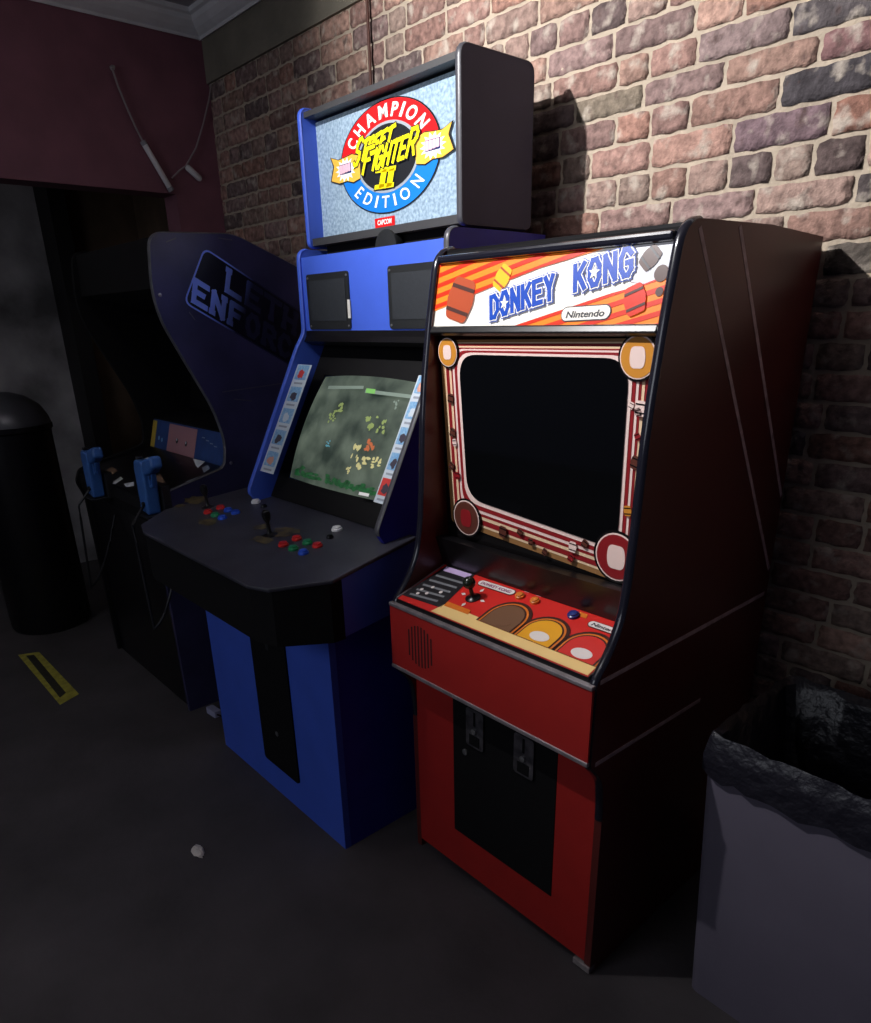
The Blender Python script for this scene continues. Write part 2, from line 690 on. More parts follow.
# ================================================================== RED CABINET (Donkey Kong)
DKW = .662
dk = thing('arcade_cabinet', 'red arcade cabinet with DONKEY KONG marquee and dark screen, nearest to the camera', 'arcade machine', (-DKW / 2, -.4, 0))
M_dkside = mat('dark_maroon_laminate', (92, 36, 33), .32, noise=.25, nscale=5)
M_tm = mat('dark_navy_edge_molding', (26, 26, 36), .18, coat=.4)
M_red = mat('red_laminate', (170, 34, 30), .5, noise=.12, nscale=12)
side = [(-.045, 0.0), (-.045, 1.69)] + [tuple(p) for p in rnd([(-.3, 1.70), (-.622, 1.694), (-.655, 1.524), (-.675, 1.39), (-.684, 1.30), (-.691, 1.164),
        (-.701, 1.042), (-.716, .955), (-.751, .892), (-.797, .842), (-.801, .643), (-.752, .585), (-.742, .5), (-.742, 0.0)],
        [.0, .05, .02, .02, .02, .02, .02, .03, .03, .012, .01, .03, .03, 0])]
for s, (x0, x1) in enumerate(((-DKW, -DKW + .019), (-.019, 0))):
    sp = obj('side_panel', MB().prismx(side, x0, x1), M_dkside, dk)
    if s:
        # thin pale lines on the maroon flank
        M_pale = mat('pale_line_colour', (206, 184, 190), .5, noise=.5, nscale=40)
        for (ya, za), (yb, zb) in (((-.579, 1.68), (-.055, .905)), ((-.433, 1.69), (-.05, 1.10)), ((-.06, .838), (-.786, .841)), ((-.344, .627), (-.783, .642))):
            d = Vector((yb - ya, zb - za)).normalized()
            n = Vector((-d.y, d.x)) * .0055
            q = [(ya + n.x, za + n.y), (yb + n.x, zb + n.y), (yb - n.x, zb - n.y), (ya - n.x, za - n.y)]
            obj('pale_line', MB().prism([(0.0, y, z) for y, z in q], (.0006, 0, 0)), M_pale, sp)
    path = side[2:][::1]
    obj('edge_molding', MB().molding(path[1:-1], x0 - .001, x1 + .001, .005), M_tm, dk, smooth=True)
xi0, xi1 = -DKW + .019, -.019
cb = MB()
cb.box((xi0, -.60, 1.665), (xi1, -.05, 1.683))
cb.box((xi0, -.075, .05), (xi1, -.055, 1.665))
cb.box((xi0, -.70, .02), (xi1, -.06, .05))
obj('cabinet_body', cb, M_blackmatte, dk)
# marquee between two black retainers
mq = Plane((0, -.622, 1.654), (1, 0, 0), (0, .026, .131))
MQG = 1.0
M_mqw = mat('marquee_white', (236, 232, 222), .3, emit=.17)
M_mqo = mat('marquee_orange', (240, 128, 34), .3, emit=.17)
M_mqr = mat('marquee_red', (204, 44, 22), .3, emit=.17)
M_mqb = mat('marquee_blue', (20, 68, 168), .3, emit=.17)
M_mqd = mat('marquee_dark_brown', (72, 46, 42), .3, emit=.2)
M_mqg = mat('marquee_grey', (200, 200, 208), .3, emit=.17)
M_mqk = mat('marquee_ink', (60, 60, 66), .3, emit=.2)
M_mqbr = mat('marquee_red_brown', (164, 72, 44), .3, emit=.17)
M_mqy = mat('marquee_golden', (238, 172, 40), .3, emit=.17)
quad = [Vector(p) for p in ((xi0, -.137), (xi1, -.137), (xi1, .003), (xi0, .003))]
marq = obj('marquee', shape(MB(), mq, quad, -3, .0018), M_mqw, dk)


def dkclip(poly):
    for p, n in ((quad[0], (0, 1)), (quad[2], (0, -1)), (quad[0], (1, 0)), (quad[2], (-1, 0))):
        poly = clip(poly, p, Vector(n))
    return poly


ul = px(mq, [(433, 312), (492, 287), (540, 268), (600, 250), (640, 236), (420, 240), (420, 320)])
lr = px(mq, [(508, 328), (613, 293), (640, 286), (700, 262), (700, 340), (508, 340)])
tr = px(mq, [(634, 236), (700, 230), (700, 268), (672, 277), (645, 284), (630, 282), (640, 262)])
art('stripe_field', mq, dkclip(ul), 1, M_mqo, marq)
art('stripe_field', mq, dkclip(lr), 1, M_mqo, marq)
art('sky_field', mq, dkclip(tr), 1, M_mqg, marq)


def stripes(region, a, b, off0, step, wd, n):
    """red rays running along the a-b direction inside a region"""
    a, b = mq.uv(a), mq.uv(b)
    d = (b - a).normalized()
    nn = Vector((-d.y, d.x))
    for k in range(n):
        o = off0 + step * k
        q = clip(list(region), a + nn * o, nn)
        q = clip(q, a + nn * (o + wd), -nn)
        q = dkclip(q)
        if len(q) > 2:
            art('stripe', mq, q, 2, M_mqr, marq)


stripes(ul, (433, 312), (600, 250), .004, .023, .0095, 7)
stripes(lr, (508, 328), (700, 262), -.092, .021, .0095, 6)


def star(c, r):
    return [Vector((c[0] + (r if i % 2 == 0 else r * .42) * math.sin(i * PI / 5), c[1] + (r if i % 2 == 0 else r * .42) * math.cos(i * PI / 5))) for i in range(10)]


def dkword(word, pa, pb, hpx):
    a, b = mq.uv(pa), mq.uv(pb)
    h = (mq.uv((pa[0] + 2, pa[1] - hpx)) - a).length
    h2 = h
    ub = MB()
    n = len(word)
    e = b - a
    nn = Vector((-e.y, e.x)).normalized()
    ws = [1.0] * n
    for layer, m_, wd in ((4, M_mqb, .0180), (5, M_mqw, .0146), (6, M_mqb, .0100)):
        mb_ = MB()
        for i, ch in enumerate(word):
            stroke(mb_, mq, ch, a + e * ((i + .16) / n) + nn * h2 * .09, e * (.62 / n), nn * h2 * .84, wd, layer)
        obj('lettering', mb_, m_, marq)
    i = word.index('O')
    c = a + e * ((i + .47) / n) + nn * h2 * .5
    art('star', mq, star(c, h2 * .25), 7, M_mqw, marq)


dkword('DONKEY', (491, 321), (557, 300), 25)
dkword('KONG', (574, 294), (636, 276), 29)
# maker's pill
def pill(pl, pa, pb, h, layer, m_, parent, word, mt, grow=1.25, rim=None, bold=.02, shear=.15):
    a, b = pl.uv(pa), pl.uv(pb)
    e = (b - a)
    u = e.normalized()
    n = Vector((-u.y, u.x))

    def cap(hh, ex):
        c0, c1 = a + n * h * .5 - u * ex, b + n * h * .5 + u * ex
        a0 = math.atan2(n.y, n.x)
        return [c0 + Vector((math.cos(a0 + PI * i / 10), math.sin(a0 + PI * i / 10))) * hh for i in range(11)] + \
               [c1 + Vector((math.cos(a0 - PI + PI * i / 10), math.sin(a0 - PI + PI * i / 10))) * hh for i in range(11)]
    if rim:
        art('plate_rim', pl, cap(h * .5 * grow + .0022, 0), layer, rim, parent)
    p_ = art('name_plate', pl, cap(h * .5 * grow, 0), layer + 1, m_, parent)
    obj('lettering', text(MB(), pl, word, a, b, h * .72 if False else h * .8, layer + 2, bold, shear), mt, parent)


pill(mq, (567, 318.5), (605, 316.5), .0155, 3, M_mqw, marq, 'Nintendo', M_mqk, 1.6, M_mqk)


def barrel(pl, c, r, ry, ang, layer, m_, hoop, parent):
    ca, sa = math.cos(ang), math.sin(ang)
    rot = lambda p: Vector((c[0] + p[0] * ca - p[1] * sa, c[1] + p[0] * sa + p[1] * ca))
    pts = rnd([(-r * .8, -ry), (r * .8, -ry), (r * 1.08, 0), (r * .8, ry), (-r * .8, ry), (-r * 1.08, 0)], min(r, ry) * .3)
    art('barrel', pl, [rot(p) for p in pts], layer, m_, parent)
    for t in (-.55, .55):
        w = r * (1.08 - .28 * abs(t)) * .99
        art('barrel_hoop', pl, [rot(p) for p in ((-w, t * ry - ry * .09), (w, t * ry - ry * .09), (w, t * ry + ry * .09), (-w, t * ry + ry * .09))], layer + 1, hoop, parent)


barrel(mq, mq.uv((651, 258)), .017, .021, -.75, 3, M_mqd, M_mqk, marq)
art('barrel_end', mq, circ(mq.uv((662, 273.5)), .0145), 3, M_mqd, marq)
art('barrel_end', mq, circ(mq.uv((660, 292)), .008), 3, M_mqd, marq)
# plain barrels where the pictures were
barrel(mq, mq.uv((461, 300)), .042, .047, -.25, 3, M_mqbr, M_mqd, marq)
barrel(mq, mq.uv((503, 278)), .020, .026, -.55, 3, M_mqy, M_mqbr, marq)
barrel(mq, mq.uv((636, 300)), .022, .027, .35, 5, M_mqr, M_mqd, marq)
rt = MB()
rt.box((xi0, -.633, 1.658), (xi1, -.60, 1.676))
obj('marquee_retainer', rt, M_tm, dk, bevel=.006)
rt = MB()
rt.prismx([(-.648, 1.499), (-.662, 1.506), (-.654, 1.521), (-.62, 1.521), (-.62, 1.499)], xi0, xi1)
obj('marquee_retainer', rt, M_blackgloss, dk, bevel=.003)
obj('cabinet_roof', MB().box((xi0, -.60, 1.683), (xi1, -.045, 1.689)), M_blackgloss, dk)

# bezel, screen
bz = Plane((0, -.632, 1.49), (1, 0, 0), (0, -.022, .49))
bq = [Vector(p) for p in ((xi0, -.505), (xi1, -.505), (xi1, .0), (xi0, .0))]
M_bz = mat('bezel_black', (18, 16, 17), .25)
bez = obj('monitor_bezel', shape(MB(), bz, bq, -4, .002), M_bz, dk)
M_s1 = mat('bezel_gold_brown', (150, 108, 66), .35)
M_s2 = mat('bezel_cream', (236, 206, 170), .35)
M_s3 = mat('bezel_dark_red', (140, 30, 36), .35)
M_s4 = mat('bezel_pink_white', (240, 214, 206), .35)
M_s5 = mat('bezel_orange', (206, 138, 50), .35)
M_s6 = mat('bezel_brown', (92, 50, 40), .35)
outer = px(bz, [(440, 340), (663, 338), (640, 590), (452, 521)])
inner = px(bz, [(461, 354), (632, 358), (619, 549), (470, 497)])
outer = [Vector((max(p.x, xi0 + .004), p.y)) for p in outer]
outer = [Vector((min(p.x, xi1 - .004), p.y)) for p in outer]


def ring(t):
    return [outer[i] * (1 - t) + inner[i] * t for i in range(4)], .012 + .045 * t


for k, (t, m_) in enumerate(((0, M_s1), (.17, M_s2), (.25, M_s3), (.42, M_s2), (.53, M_s3), (.62, M_s4), (.72, M_s3), (.86, M_s4))):
    q, r = ring(t)
    obj('border_stripe', shape(MB(), bz, rnd(q, r, 6), k + 1), m_, bez)
q, r = ring(1.0)
obj('screen', shape(MB(), bz, rnd(q, r, 8), 10, .001), M_glass, dk)
for c, r, fill in (((450.5, 352), .037, M_s5), ((645, 357), .045, M_s5), ((469, 517), .052, M_s6), ((619, 556), .060, M_s3)):
    cc = bz.uv(c)
    cc = Vector((min(max(cc.x, xi0 + r + .002), xi1 - r - .002), cc.y))
    md_ = art('medallion', bz, circ(cc, r), 11, M_bz, bez)
    art('medallion_ring', bz, circ(cc, r * .9), 12, M_s4, bez)
    art('medallion_fill', bz, circ(cc, r * .84), 13, fill, bez)
    art('medallion_emblem', bz, rnd([cc + Vector(p) * r for p in ((-.32, -.45), (.32, -.45), (.4, 0), (.32, .45), (-.32, .45), (-.4, 0))], r * .2), 14,
        {M_s5: M_s4, M_s6: M_s3, M_s3: M_s4}[fill], bez)
for c, r, m_ in (((453, 398), .012, M_s6), ((455, 432), .012, M_s6), ((457, 442), .009, M_s4), ((454, 465), .010, M_s6), ((460, 475), .010, M_s3), ((505, 531), .015, M_s6), ((522, 531), .009, M_s6),
                 ((533, 541), .009, M_s6), ((547, 551), .009, M_s6), ((575, 546), .013, M_s4), ((587, 543), .010, M_s6), ((573, 557), .010, M_s3), ((643, 408), .015, M_s4), ((641, 412), .009, M_s3),
                 ((634, 405), .007, M_s4), ((638, 462), .014, M_s6), ((630, 510), .011, M_s5), ((640, 436), .008, M_s3)):
    cc = bz.uv(c)
    cc = Vector((min(max(cc.x, xi0 + r), xi1 - r), cc.y))
    barrel(bz, cc, r * .8, r, random.uniform(-.5, .5), 11, m_, M_bz, bez)
obj('lower_bezel_board', MB().prismx([(-.655, .99), (-.628, .905), (-.60, .905), (-.62, .99)], xi0, xi1), M_blackgloss, dk)

# control panel
cpo = Vector((0, -.620, .906))
cpv = Vector((0, .178, .054))
cp = Plane(cpo, (1, 0, 0), cpv)
CPL = cpv.length
cq = [Vector(p) for p in ((xi0 + .003, -CPL * 1.0), (xi1 - .003, -CPL), (xi1 - .003, 0.0), (xi0 + .003, 0.0))]
M_cpr = mat('panel_red', (214, 40, 34), .4)
M_cpk = mat('panel_black_print', (34, 32, 36), .4)
M_cpc = mat('panel_cream', (252, 214, 142), .4)
M_cpw = mat('panel_white', (238, 228, 224), .4)
M_cpo = mat('panel_orange', (226, 120, 36), .4)
M_cpb = mat('panel_brown', (120, 84, 60), .4)
M_cpd = mat('panel_dark_brown', (66, 34, 28), .4)
M_cpl = mat('panel_lilac', (206, 180, 226), .4)
M_cpg = mat('panel_grey_print', (128, 130, 134), .4)
M_cpy = mat('panel_yellow', (240, 168, 30), .4)
M_cpp = mat('panel_purple_print', (140, 50, 110), .4)
cpan = obj('control_panel', MB().prism([cp.at(p, -.018) for p in cq], cp.n * .018), M_cpr, dk)
rim = MB()
for a, b in ((0, 3), (2, 3)):
    p, q2 = cq[a], cq[b]
    rim.tube([cp.at(p, .001), cp.at(q2, .001)], .0022, 6)
obj('panel_rim', rim, M_chrome, cpan)


def cpx(pts):
    out = []
    for p in px(cp, pts):
        out.append(Vector((min(max(p.x, xi0 + .005), xi1 - .005), min(max(p.y, -CPL + .001), -.001))))
    return out


art('instruction_card', cp, cpx([(448, 565), (476, 574), (441, 608), (402, 595)]), 1, M_cpk, cpan)
art('card_title', cp, cpx([(447, 567), (472, 575), (468, 579), (443, 571)]), 2, M_cpl, cpan)
for k in range(5):
    a, b = Vector((437, 575)), Vector((464, 583))
    o = Vector((-6.5, 4.6)) * k
    art('card_line', cp, cpx([a + o, b + o * .98, b + o * .98 + Vector((-1.5, 1.6)), a + o + Vector((-1.5, 1.6))]), 2, M_cpg, cpan)
for c in ((422, 590), (427, 594), (433, 588), (418, 594), (441, 593)):
    art('card_symbol', cp, circ(cp.uv(c), .005), 3, M_cpw, cpan)
art('cream_strip', cp, cpx([(446, 604), (600, 668), (598, 680), (430, 612)]), 1, M_cpc, cpan)
art('orange_label', cp, cpx([(448, 602), (471, 611), (468, 615), (444, 606)]), 2, M_cpo, cpan)
pill(cp, (480.5, 584.5), (509.5, 594), .0125, 1, M_cpw, cpan, 'DONKEY KONG', M_cpp, 1.6, M_cpd, .02, 0)
pill(cp, (591, 626), (620, 636), .0125, 1, M_cpw, cpan, 'Nintendo', M_cpk, 1.5, M_cpd, .02, .15)
# three arches
for c, top_, lay, f1, f2, f3 in (((503, 621), (511, 602), 1, M_cpd, M_cpb, M_cpb), ((540, 636), (545, 617), 1, M_cpd, M_cpy, M_cpw), ((582, 653), (587, 632), 1, M_cpd, M_cpr, M_cpw)):
    o = cp.uv(c)
    hgt = (cp.uv(top_) - o).length

    def arch(w, h):
        return [o + Vector((-w, -h * .55))] + [o + Vector((w * math.cos(PI - PI * i / 14), h * .15 + h * .85 * math.sin(PI * i / 14))) for i in range(15)] + [o + Vector((w, -h * .55))]
    for sc_, m_, l2 in ((1.0, f1, 2), (.88, M_cpo, 3), (.80, f1, 4), (.74, f2, 5)):
        art('arch', cp, [Vector((min(p.x, xi1 - .006), max(p.y, -CPL + .03))) for p in arch(.062 * sc_, hgt * sc_)], l2, m_, cpan)
    art('arch_emblem', cp, circ(o + Vector((.004, -.006)), .026, .016), 6, f3, cpan)


def cpbutton(c, r, m_):
    q = cp.uv(c)
    p = cp.at(q, 0)
    b_ = obj('button', MB().lathe(p, cp.n, [(r, 0), (r, .006), (r * .82, .0075), (r * .78, .006), (r * .74, .010), (r * .4, .0115), (.0001, .0115)], 20), m_, dk, smooth=True)
    return b_


M_btno = mat('orange_button', (224, 128, 52), .3)
M_btnb = mat('blue_button', (36, 50, 120), .3)
for c in ((528, 591), (540, 595)):
    q = cp.uv(c)
    art('player_mark', cp, [q + Vector(p) for p in ((-.008, -.006), (.008, -.006), (.008, .008), (-.008, .008))], 1, M_cpw, cpan)
cpbutton((520, 597), .012, M_btno)
cpbutton((535, 602), .012, M_btno)
cpbutton((573.5, 616), .014, M_btnb)
art('orange_mark', cp, cpx([(580, 612), (588, 615), (586, 619), (578, 616)]), 1, M_cpo, cpan)
jq = cp.uv((473, 598))
jp = cp.at(jq, 0)
M_ball = mat('dark_joystick_ball', (30, 36, 26), .2)
js_ = obj('joystick', MB().lathe(jp, cp.n, [(.020, 0), (.020, .002), (.008, .006), (.0055, .010), (.005, .035), (.0001, .036)], 20), M_blackgloss, dk, smooth=True)
obj('joystick_ball', MB().lathe(jp + cp.n * .030, cp.n, [(.0165 * math.sin(PI * i / 10), .0165 - .0165 * math.cos(PI * i / 10)) for i in range(11)], 20), M_ball, js_, smooth=True)
for dx, dy in ((-.033, 0), (.033, 0), (0, .033), (0, -.033)):
    d = Vector((dx, dy)).normalized()
    n = Vector((-d.y, d.x))
    c = jq + Vector((dx, dy))
    art('arrow', cp, [c + d * .010, c + n * .005, c - d * .007, c - n * .005], 2, M_cpw, cpan)
# front of the control box: black strip, aluminium edge, red apron with speaker slots, lower aluminium edge
obj('panel_edge', MB().prismx([(-.797, .852), (-.799, .838), (-.775, .838), (-.775, .858)], xi0, xi1), M_blackgloss, dk)
M_alu = mat('worn_aluminium_strip', (176, 168, 172), .4, metal=.6, noise=.4, nscale=30)
apr = obj('apron', MB().box((xi0 - .018, -.8085, .655), (xi1 + .017, -.78, .834)), M_red, dk)
obj('trim_strip', MB().box((xi0 - .019, -.8115, .829), (xi1 + .018, -.79, .839)), M_alu, dk, bevel=.002)
obj('trim_strip', MB().box((xi0 - .019, -.8115, .646), (xi1 + .018, -.79, .657)), M_alu, dk, bevel=.002)
obj('apron_underside', MB().box((xi0, -.79, .63), (xi1, -.70, .648)), M_blackmatte, dk)
ap = Plane((0, -.8035, .745), (1, 0, 0), (0, 0, 1))
sg = MB()
for k in range(8):
    x = -DKW + .075 + k * .0125
    hh = .058 * math.sqrt(max(0, 1 - ((k - 3.5) / 4.6) ** 2))
    sg.box((x, -.8090, .745 - hh), (x + .0055, -.8080, .745 + hh))
obj('speaker_grille', sg, mat('slot_shadow_black', (44, 12, 11), .8), apr)
# lower front
lf = obj('lower_front', MB().box((xi0, -.742, .03), (xi1, -.722, .645)), M_red, dk)
cdv = MB()
cdv.box((-.49, -.744, .158), (-.13, -.738, .612))
cdr = obj('coin_door', cdv, M_blackmatte, dk, bevel=.003)
for x in (-.40, -.23):
    cm_ = MB()
    cm_.prism(rnd([(x - .032, -.744, .478), (x + .032, -.744, .478), (x + .032, -.744, .592), (x - .032, -.744, .592)], .01), (0, -.006, 0))
    mech = obj('coin_mechanism', cm_, mat('coin_mech_metal', (128, 124, 130), .35, metal=.7, noise=.7, nscale=45), cdr)
    obj('coin_slot', MB().box((x - .003, -.7515, .545), (x + .003, -.7495, .585)), M_blackmatte, cdr)
    obj('coin_return', MB().box((x - .018, -.752, .485), (x + .018, -.7495, .515)), M_blackmatte, cdr)
    obj('reject_button', MB().lathe((x, -.7495, .53), (0, -1, 0), [(.008, 0), (.008, .006), (.0001, .007)], 14), M_bolt, cdr, smooth=True)
obj('door_lock', MB().lathe((-.44, -.744, .445), (0, -1, 0), [(.009, 0), (.009, .004), (.004, .0045), (.0001, .0045)], 16), M_bolt, cdr, smooth=True)
obj('foot_plate', MB().box((-.05, -.7475, .004), (.0005, -.722, .022)), mat('scuffed_foot_plate', (150, 140, 140), .7, noise=.5, nscale=60), dk, bevel=.002)
for x in (xi0 + .03, xi1 - .03):
    for y in (-.70, -.10):
        obj('foot', MB().lathe((x, y, 0), (0, 0, 1), [(.02, 0), (.02, .008), (.008, .01), (.008, .03)], 12), M_bolt, dk)

# ================================================================== BLUE CABINET (Street Fighter II)
SX0, SX1 = -1.551, -.794
sf = thing('arcade_cabinet', 'tall blue arcade cabinet with glowing CHAMPION EDITION header box and two-player panel, middle machine', 'arcade machine', (-1.17, -.45, 0))
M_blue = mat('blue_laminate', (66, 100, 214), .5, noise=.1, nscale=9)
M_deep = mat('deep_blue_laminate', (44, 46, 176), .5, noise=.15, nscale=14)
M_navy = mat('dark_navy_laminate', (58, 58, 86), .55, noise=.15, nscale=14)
M_dust = mat('grey_edge_molding', (70, 70, 76), .35)
sprof = [(-.06, 0.0), (-.06, 1.762)] + [tuple(p) for p in rnd([(-.2, 1.764), (-.452, 1.764), (-.456, 1.50), (-.49, 1.455), (-.738, .985), (-.70, .93), (-.70, .77), (-.925, .755), (-.925, 0)],
         [0, .035, .02, .03, .02, .01, .01, .01, 0])]
for x0, x1, em in ((SX0, SX0 + .019, 'edge_molding'), (SX1 - .019, SX1, 'edge_molding')):
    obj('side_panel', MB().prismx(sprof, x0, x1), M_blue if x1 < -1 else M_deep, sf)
    obj('edge_molding', MB().molding(sprof[3:-20], x0 - .001, x1 + .001, .004), M_blue if x1 < -1 else M_dust, sf, smooth=True)
si0, si1 = SX0 + .019, SX1 - .019
obj('cabinet_roof', MB().box((si0, -.44, 1.715), (si1, -.06, 1.735)), mat('dusty_brown_board', (96, 82, 74), .8, noise=.5, nscale=14), sf)
bb = MB()
bb.box((si0, -.09, .05), (si1, -.065, 1.715))
bb.box((si0, -.89, .03), (si1, -.09, .06))
obj('cabinet_back', bb, M_blackmatte, sf)
# speaker panel with two grilles
spp = obj('speaker_panel', MB().box((si0, -.447, 1.508), (si1, -.43, 1.738)), M_blue, sf)
M_gr = mat('dark_perforated_grille', (40, 44, 50), .6, noise=.35, nscale=160)
for a, b in ((-1.505, -1.262), (-1.062, -.83)):
    q = rnd([(a, -.447, 1.512), (b, -.447, 1.512), (b, -.447, 1.684), (a, -.447, 1.684)], .012)
    obj('speaker_surround', MB().prism(q, (0, -.004, 0)), M_charcoal, spp)
    q = rnd([(a + .018, -.4505, 1.538), (b - .018, -.4505, 1.538), (b - .018, -.4505, 1.664), (a + .018, -.4505, 1.664)], .006)
    obj('speaker_grille', MB().prism(q, (0, -.002, 0)), M_gr, spp)
    for x in (a + .01, b - .01):
        for z in (1.522, 1.672):
            obj('screw', MB().lathe((x, -.451, z), (0, -1, 0), [(.004, 0), (.0035, .002), (.0001, .0025)], 10), M_bolt, spp)
obj('white_tag', MB().box((-1.272, -.4525, 1.545), (-1.258, -.450, 1.60)), mat('offwhite_tag', (206, 204, 198), .6), spp)
# header box on a dark plinth
BY0, BY1, BZ0, BZ1 = -.403, -.127, 1.772, 2.174
hd = [(BY1, BZ0), (BY1, BZ1), (BY0, BZ1), (BY0, BZ0)]
hdr = rnd(hd, [.02, .03, .03, .02])
HX0, HX1 = SX0 - .004, SX1
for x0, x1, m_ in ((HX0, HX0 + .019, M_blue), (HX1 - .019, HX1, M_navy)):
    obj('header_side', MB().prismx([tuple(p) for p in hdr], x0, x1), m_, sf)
    pth = [tuple(p) for p in hdr]
    obj('edge_molding', MB().molding(pth[5:] + pth[:1], x0 - .001, x1 + .001, .004), m_ if x1 < -1 else M_dust, sf, smooth=True)
hb = MB()
hb.box((HX0 + .019, BY0 + .012, BZ1 - .028), (HX1 - .019, BY1, BZ1 - .012))
hb.box((HX0 + .019, BY0 + .010, BZ0 + .004), (HX1 - .019, BY1, BZ0 + .026))
hb.box((HX0 + .019, BY1 - .015, BZ0), (HX1 - .019, BY1, BZ1 - .012))
obj('header_case', hb, mat('header_case_board', (58, 58, 60), .5), sf)
obj('header_plinth', MB().box((SX0 + .05, -.36, 1.735), (SX1 - .05, -.15, BZ0 + .004)), M_blackmatte, sf)
obj('header_bracket', MB().lathe((-1.13, -.40, 1.738), (0, 1, 0), [(.052, 0), (.054, .008), (.050, .03), (.0001, .031)], 24), M_charcoal, sf, smooth=True)
# glowing header glass
hp = Plane(((HX0 + HX1) / 2, BY0 + .055, (BZ0 + BZ1) / 2), (1, 0, 0), (0, 0, 1), 1.64)
HE = .17
M_hs = mat('header_speckle_glass', (168, 190, 206), .25, emit=HE, noise=1, nscale=105, rgb2=(108, 130, 152))
M_hr = mat('header_red', (214, 30, 34), .25, emit=HE)
M_hb = mat('header_blue', (30, 118, 206), .25, emit=HE)
M_hy = mat('header_yellow', (240, 222, 30), .25, emit=HE)
M_ho = mat('header_gold', (228, 178, 70), .25, emit=HE)
M_hw = mat('header_white', (242, 240, 238), .25, emit=HE)
M_hk = mat('header_ink', (34, 36, 40), .25, emit=HE * .6)
M_hg = mat('header_grey_ring', (150, 158, 166), .25, emit=HE)
M_hp = mat('header_pink', (226, 180, 196), .25, emit=HE)
M_hn = mat('header_navy_ink', (30, 48, 100), .25, emit=HE)
hw_ = ((HX1 - HX0) / 2 - .019) / 1.64
gq = [Vector(p) for p in ((-hw_, -.172), (hw_, -.172), (hw_, .166), (-hw_, .166))]
hg = obj('header_marquee', shape(MB(), hp, gq, -4, .002), M_hs, sf)
c0 = hp.uv((387.5, 157.5))
R1 = .143
A1, A2 = .22, PI - .22 + .12
art('emblem_rim', hp, circ(c0, R1 + .0035, n=60), 1, M_hk, hg)
art('emblem_upper_arc', hp, band(c0, R1 * .2, R1, -.08, PI + .08), 2, M_hr, hg)
art('emblem_lower_arc', hp, band(c0, R1 * .2, R1, PI + .08, 2 * PI - .08), 2, M_hb, hg)
art('emblem_ring', hp, circ(c0, .0915, n=48), 3, M_hg, hg)
art('emblem_disc', hp, circ(c0, .0845, n=48), 4, M_hk, hg)
obj('lettering', arc_text(MB(), hp, 'CHAMPION', c0, .117, .032, PI - .42, .42, 4, .03), M_hw, hg)
obj('lettering', arc_text(MB(), hp, 'EDITION', c0, .115, .031, PI + .62, 2 * PI - .62, 4, .014, True), M_hw, hg)
# two gold ribbons carrying a star burst and a pale emblem
for sgn in (-1, 1):
    def sp2(p):
        return c0 + Vector((sgn * p[0], p[1]))
    rb = [(.080, .024), (.105, .034), (.13, .030), (.15, .028), (.174, .040), (.165, .014), (.177, -.024), (.150, -.036), (.125, -.034), (.105, -.042), (.082, -.036)]
    art('ribbon_rim', hp, [sp2((p[0] * 1.012 + (.002 if p[0] > .15 else -.001), p[1] * 1.08)) for p in rb], 4, M_hk, hg)
    art('ribbon', hp, [sp2(p) for p in rb], 5, M_ho, hg)
    cc = sp2((.127, -.003))
    art('burst', hp, [cc + Vector((math.cos(i * PI / 14), math.sin(i * PI / 14))) * (.034 if i % 2 == 0 else .022) for i in range(28)], 6, M_hw, hg)
    fist = MB()
    ink = MB()
    for k in range(4):
        q = rnd([cc + Vector(p) for p in ((-.018 + k * .009, -.010 + .001 * k), (-.0095 + k * .009, -.010 + .001 * k), (-.0095 + k * .009, .015), (-.018 + k * .009, .015))], .003, 3)
        shape(fist, hp, q, 8)
        shape(ink, hp, rnd([cc + Vector(p) for p in ((-.0195 + k * .009, -.0115), (-.008 + k * .009, -.0115), (-.008 + k * .009, .0165), (-.0195 + k * .009, .0165))], .003, 3), 7)
    obj('emblem_ink', ink, M_hn, hg)
    obj('emblem_bars', fist, M_hp, hg)


# brush-lettered title: slanted, rising to the right, black edge under yellow


def title(word, pa, pb, h0, h1, lean, layer):
    a, b = hp.uv(pa), hp.uv(pb)
    for l2, m_, wd in ((layer, M_hk, .0165), (layer + 1, M_hy, .0108)):
        mb_ = MB()
        n = len(word)
        widths = [1.0 if ch != 'I' else .45 for ch in word]
        widths[0] *= 1.25
        widths[-1] *= 1.25
        tot = sum(widths)
        pos = 0
        for i, ch in enumerate(word):
            p0 = a + (b - a) * (pos / tot)
            u = (b - a) * (widths[i] * .64 / tot)
            pos += widths[i]
            hh = h0 + (h1 - h0) * (i / max(1, n - 1))
            if i == 0 or (i == n - 1 and word[0] == 'F'):
                hh *= 1.22
            stroke(mb_, hp, ch, p0 + Vector((0, .006)), u, Vector((lean * hh / hp.kx, hh)), wd, l2)
        obj('lettering', mb_, m_, hg)


title('STREET', (355, 169), (396, 140), .052, .032, .55, 6)
title('FIGHTER', (365, 176), (419, 155), .050, .050, .5, 9)
for l2, m_, gx in ((6, M_hk, .003), (7, M_hy, 0)):
    two = MB()
    for pa, pb in (((376, 190), (395, 187)), ((377, 173.5), (397, 170.5))):
        p0, p1 = hp.uv(pa), hp.uv(pb)
        p0, p1 = p0 + Vector((-gx, -gx)), p1 + Vector((gx, -gx))
        shape(two, hp, [p0, p1, p1 + Vector((.002, .012 + 2 * gx)), p0 + Vector((.002, .012 + 2 * gx))], l2)
    for pa, pb in (((380, 189), (383, 171)), ((387.5, 188), (390.5, 170))):
        p0, p1 = hp.uv(pa) + Vector((-gx, 0)), hp.uv(pb) + Vector((-gx, 0))
        w_ = Vector((.017 + 2 * gx, .002))
        shape(two, hp, [p0, p0 + w_, p1 + w_, p1], l2)
    obj('lettering', two, m_, hg)
